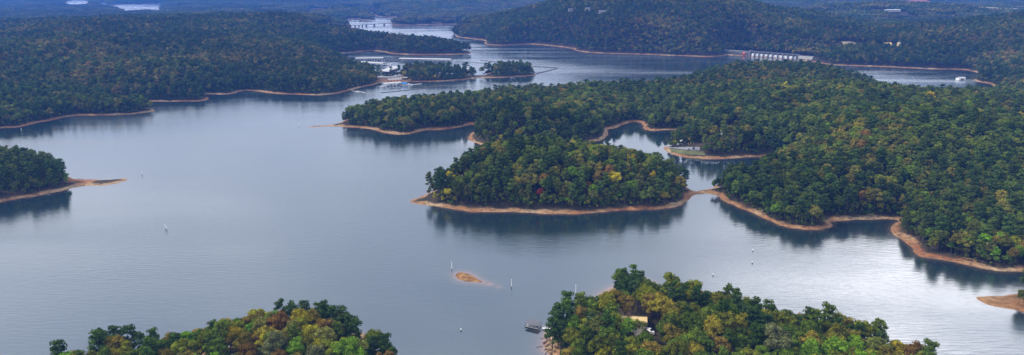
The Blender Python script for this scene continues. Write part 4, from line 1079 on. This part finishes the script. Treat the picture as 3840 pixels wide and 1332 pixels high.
for k, (px, py, rz, lab) in enumerate([(1842, 788, .9, 'dark log lying across the island beach'), (1980, 800, .1, 'dark log along the middle of the island beach'), (2270, 786, -.2, 'log on the right part of the island beach'), (2030, 1300, .4, 'dark driftwood log at the orange bank water edge'), (2052, 1322, 1.1, 'dark log lower on the orange bank near the bottom edge'),
        (2046, 1268, .2, 'thin log on the orange bank below the near dock'), (3640, 991, .8, 'log on the pale beach at the right shore'), (3500, 970, -.4, 'log at the foot of the red clay bank on the right shore'), (2960, 850, .5, 'dark log on the pale corner beach'), (430, 680, .1, 'driftwood lying on the left sand spit'), (300, 671, .3, 'dark driftwood at the root of the left sand spit'),
        (1600, 762, .2, 'driftwood on the left tip of the island'), (2640, 716, .1, 'dark stick on the low clay neck right of the island'), (1715, 1030, 1.2, 'dark driftwood on the broad end of the bare islet'), (1757, 1055, .1, 'dark stick at the lower edge of the bare islet')]):
    x, y, z_ = hit(px, py); o = link('driftwood_log', LG[k % 3]); o.location = (x, y, max(z_, 0) + .05); o.rotation_euler = (0, 0, rz); o.scale = (.9,)*3; tag(o, lab, 'log', 'driftwood logs on the shores')
def rock_mesh():
    v, f = ico(2); v = v * (1 + rng.uniform(-.22, .22, (len(v), 1))); v = v * np.array([1.5, .8, .42]); me = bpy.data.meshes.new('shore_rock'); me.from_pydata(v.tolist(), [], f.tolist()); me.materials.append(M['rock']); return me
M['rock'] = simple('shore_rock', (.16, .10, .07), .9, .45, 1.0)
RK = [rock_mesh() for _ in range(4)]
spots = [(2046, 1285), (2056, 1296), (2048, 1310), (2062, 1312), (2058, 1276), (2070, 1300), (2066, 1326), (2080, 1318), (2052, 1262)]
for k, (px, py) in enumerate(spots):
    x, y, z_ = hit(px, py); o = link('shore_rock', RK[k % 4]); o.location = (x, y, z_); o.rotation_euler = (.1, .1, rng.uniform(0, 3)); o.scale = (float(rng.uniform(.8, 1.6)),)*3; tag(o, 'dark brown rock slab on the orange bank below the near dock', 'rock', 'rock slabs on the orange bank')


# ------------------------------------------------------------------ haze
m, nt, out = new_mat('haze_air')
pv = nd(nt, 'ShaderNodeVolumePrincipled')
pv.inputs['Color'].default_value = (.085, .27, .90, 1); pv.inputs['Density'].default_value = 9.0e-5; pv.inputs['Anisotropy'].default_value = 0.0
nt.links.new(pv.outputs[0], out.inputs['Volume'])
hz = MB().box(-12400, 12400, -600, 12700, -7, 300).build('haze', m)
tag(hz, 'blue evening haze thickening towards the far hills', 'haze', kind='stuff')

# ------------------------------------------------------------------ sky and sun
wd = bpy.data.worlds.new('World'); scene.world = wd; wd.use_nodes = True
nt = wd.node_tree; nt.nodes.clear(); L = nt.links.new
out = nd(nt, 'ShaderNodeOutputWorld'); bg = nd(nt, 'ShaderNodeBackground'); bg.inputs['Strength'].default_value = .12
SUN_EL, SUN_AZ = R(47), R(-78)      # azimuth measured from +Y towards +X
sky = nd(nt, 'ShaderNodeTexSky'); sky.sky_type = 'NISHITA'; sky.sun_disc = False; sky.sun_elevation = SUN_EL; sky.sun_rotation = SUN_AZ
tc = nd(nt, 'ShaderNodeTexCoord'); sp_ = nd(nt, 'ShaderNodeSeparateXYZ'); L(tc.outputs['Generated'], sp_.inputs[0])
mp_ = nd(nt, 'ShaderNodeMapping'); mp_.inputs['Scale'].default_value = (1.6, 1.6, 5.0); L(tc.outputs['Generated'], mp_.inputs[0])
cn = noise(1.6, 5, mp_.outputs[0])
cloud = ramp(cn, [(.30, (4.1, 4.7, 5.7)), (.50, (5.8, 6.35, 7.3)), (.66, (8.8, 9.0, 9.5))])
def glow(az, el, wa, we):
    # a bright break in the cloud at a compass direction of the sky
    a_, e_ = R(az), R(el); cx_, cy_, cz_ = math.sin(a_)*math.cos(e_), math.cos(a_)*math.cos(e_), math.sin(e_)
    sx_ = nd(nt, 'ShaderNodeVectorMath', operation='DOT_PRODUCT'); L(tc.outputs['Generated'], sx_.inputs[0]); sx_.inputs[1].default_value = (math.cos(a_), -math.sin(a_), 0)
    hh_ = mapr(math_('ABSOLUTE', sx_.outputs['Value'], 0), 0, wa, 1, 0); vv_ = mapr(math_('ABSOLUTE', math_('SUBTRACT', sp_.outputs['Z'], cz_), 0), 0, we, 1, 0)
    fw = nd(nt, 'ShaderNodeVectorMath', operation='DOT_PRODUCT'); L(tc.outputs['Generated'], fw.inputs[0]); fw.inputs[1].default_value = (cx_, cy_, cz_)
    return math_('MULTIPLY', math_('MULTIPLY', hh_, vv_), mapr(fw.outputs['Value'], 0, .2))
cloud = mixc(math_('MULTIPLY', glow(31.5, 22.3, .27, .07), mapr(cn, .35, .55, .7, 1.0)), cloud, (36, 35.6, 36))
hor = mapr(sp_.outputs['Z'], 0, .14, 1, 0)
cloud = mixc(hor, cloud, (8.6, 8.2, 7.6))
L(mixc(mapr(cn, .3, .5, .82, .95), sky.outputs[0], cloud), bg.inputs[0]); L(bg.outputs[0], out.inputs[0])
sd = bpy.data.lights.new('sun', 'SUN'); sd.energy = 2.5; sd.angle = R(9); sd.color = (1, .93, .82)
so = link('sun', sd)
dv = Vector((math.sin(SUN_AZ) * math.cos(SUN_EL), math.cos(SUN_AZ) * math.cos(SUN_EL), math.sin(SUN_EL)))
so.rotation_euler = dv.to_track_quat('Z', 'Y').to_euler()

# ------------------------------------------------------------------ camera
cd = bpy.data.cameras.new('camera'); cam = link('camera', cd)
cd.sensor_width = 36; cd.lens = F / 3840 * 36; cd.clip_start = 1; cd.clip_end = 40000
cam.location = (0, 0, H); cam.rotation_euler = (math.pi/2 - TH, 0, 0)
scene.camera = cam
scene.view_settings.view_transform = 'Standard'; scene.view_settings.look = 'None'
scene.view_settings.exposure = 0.48; scene.view_settings.gamma = 1
scene.render.engine = 'CYCLES'
c = scene.cycles
c.max_bounces = 5; c.diffuse_bounces = 2; c.glossy_bounces = 2; c.transmission_bounces = 2; c.volume_bounces = 1; c.transparent_max_bounces = 4
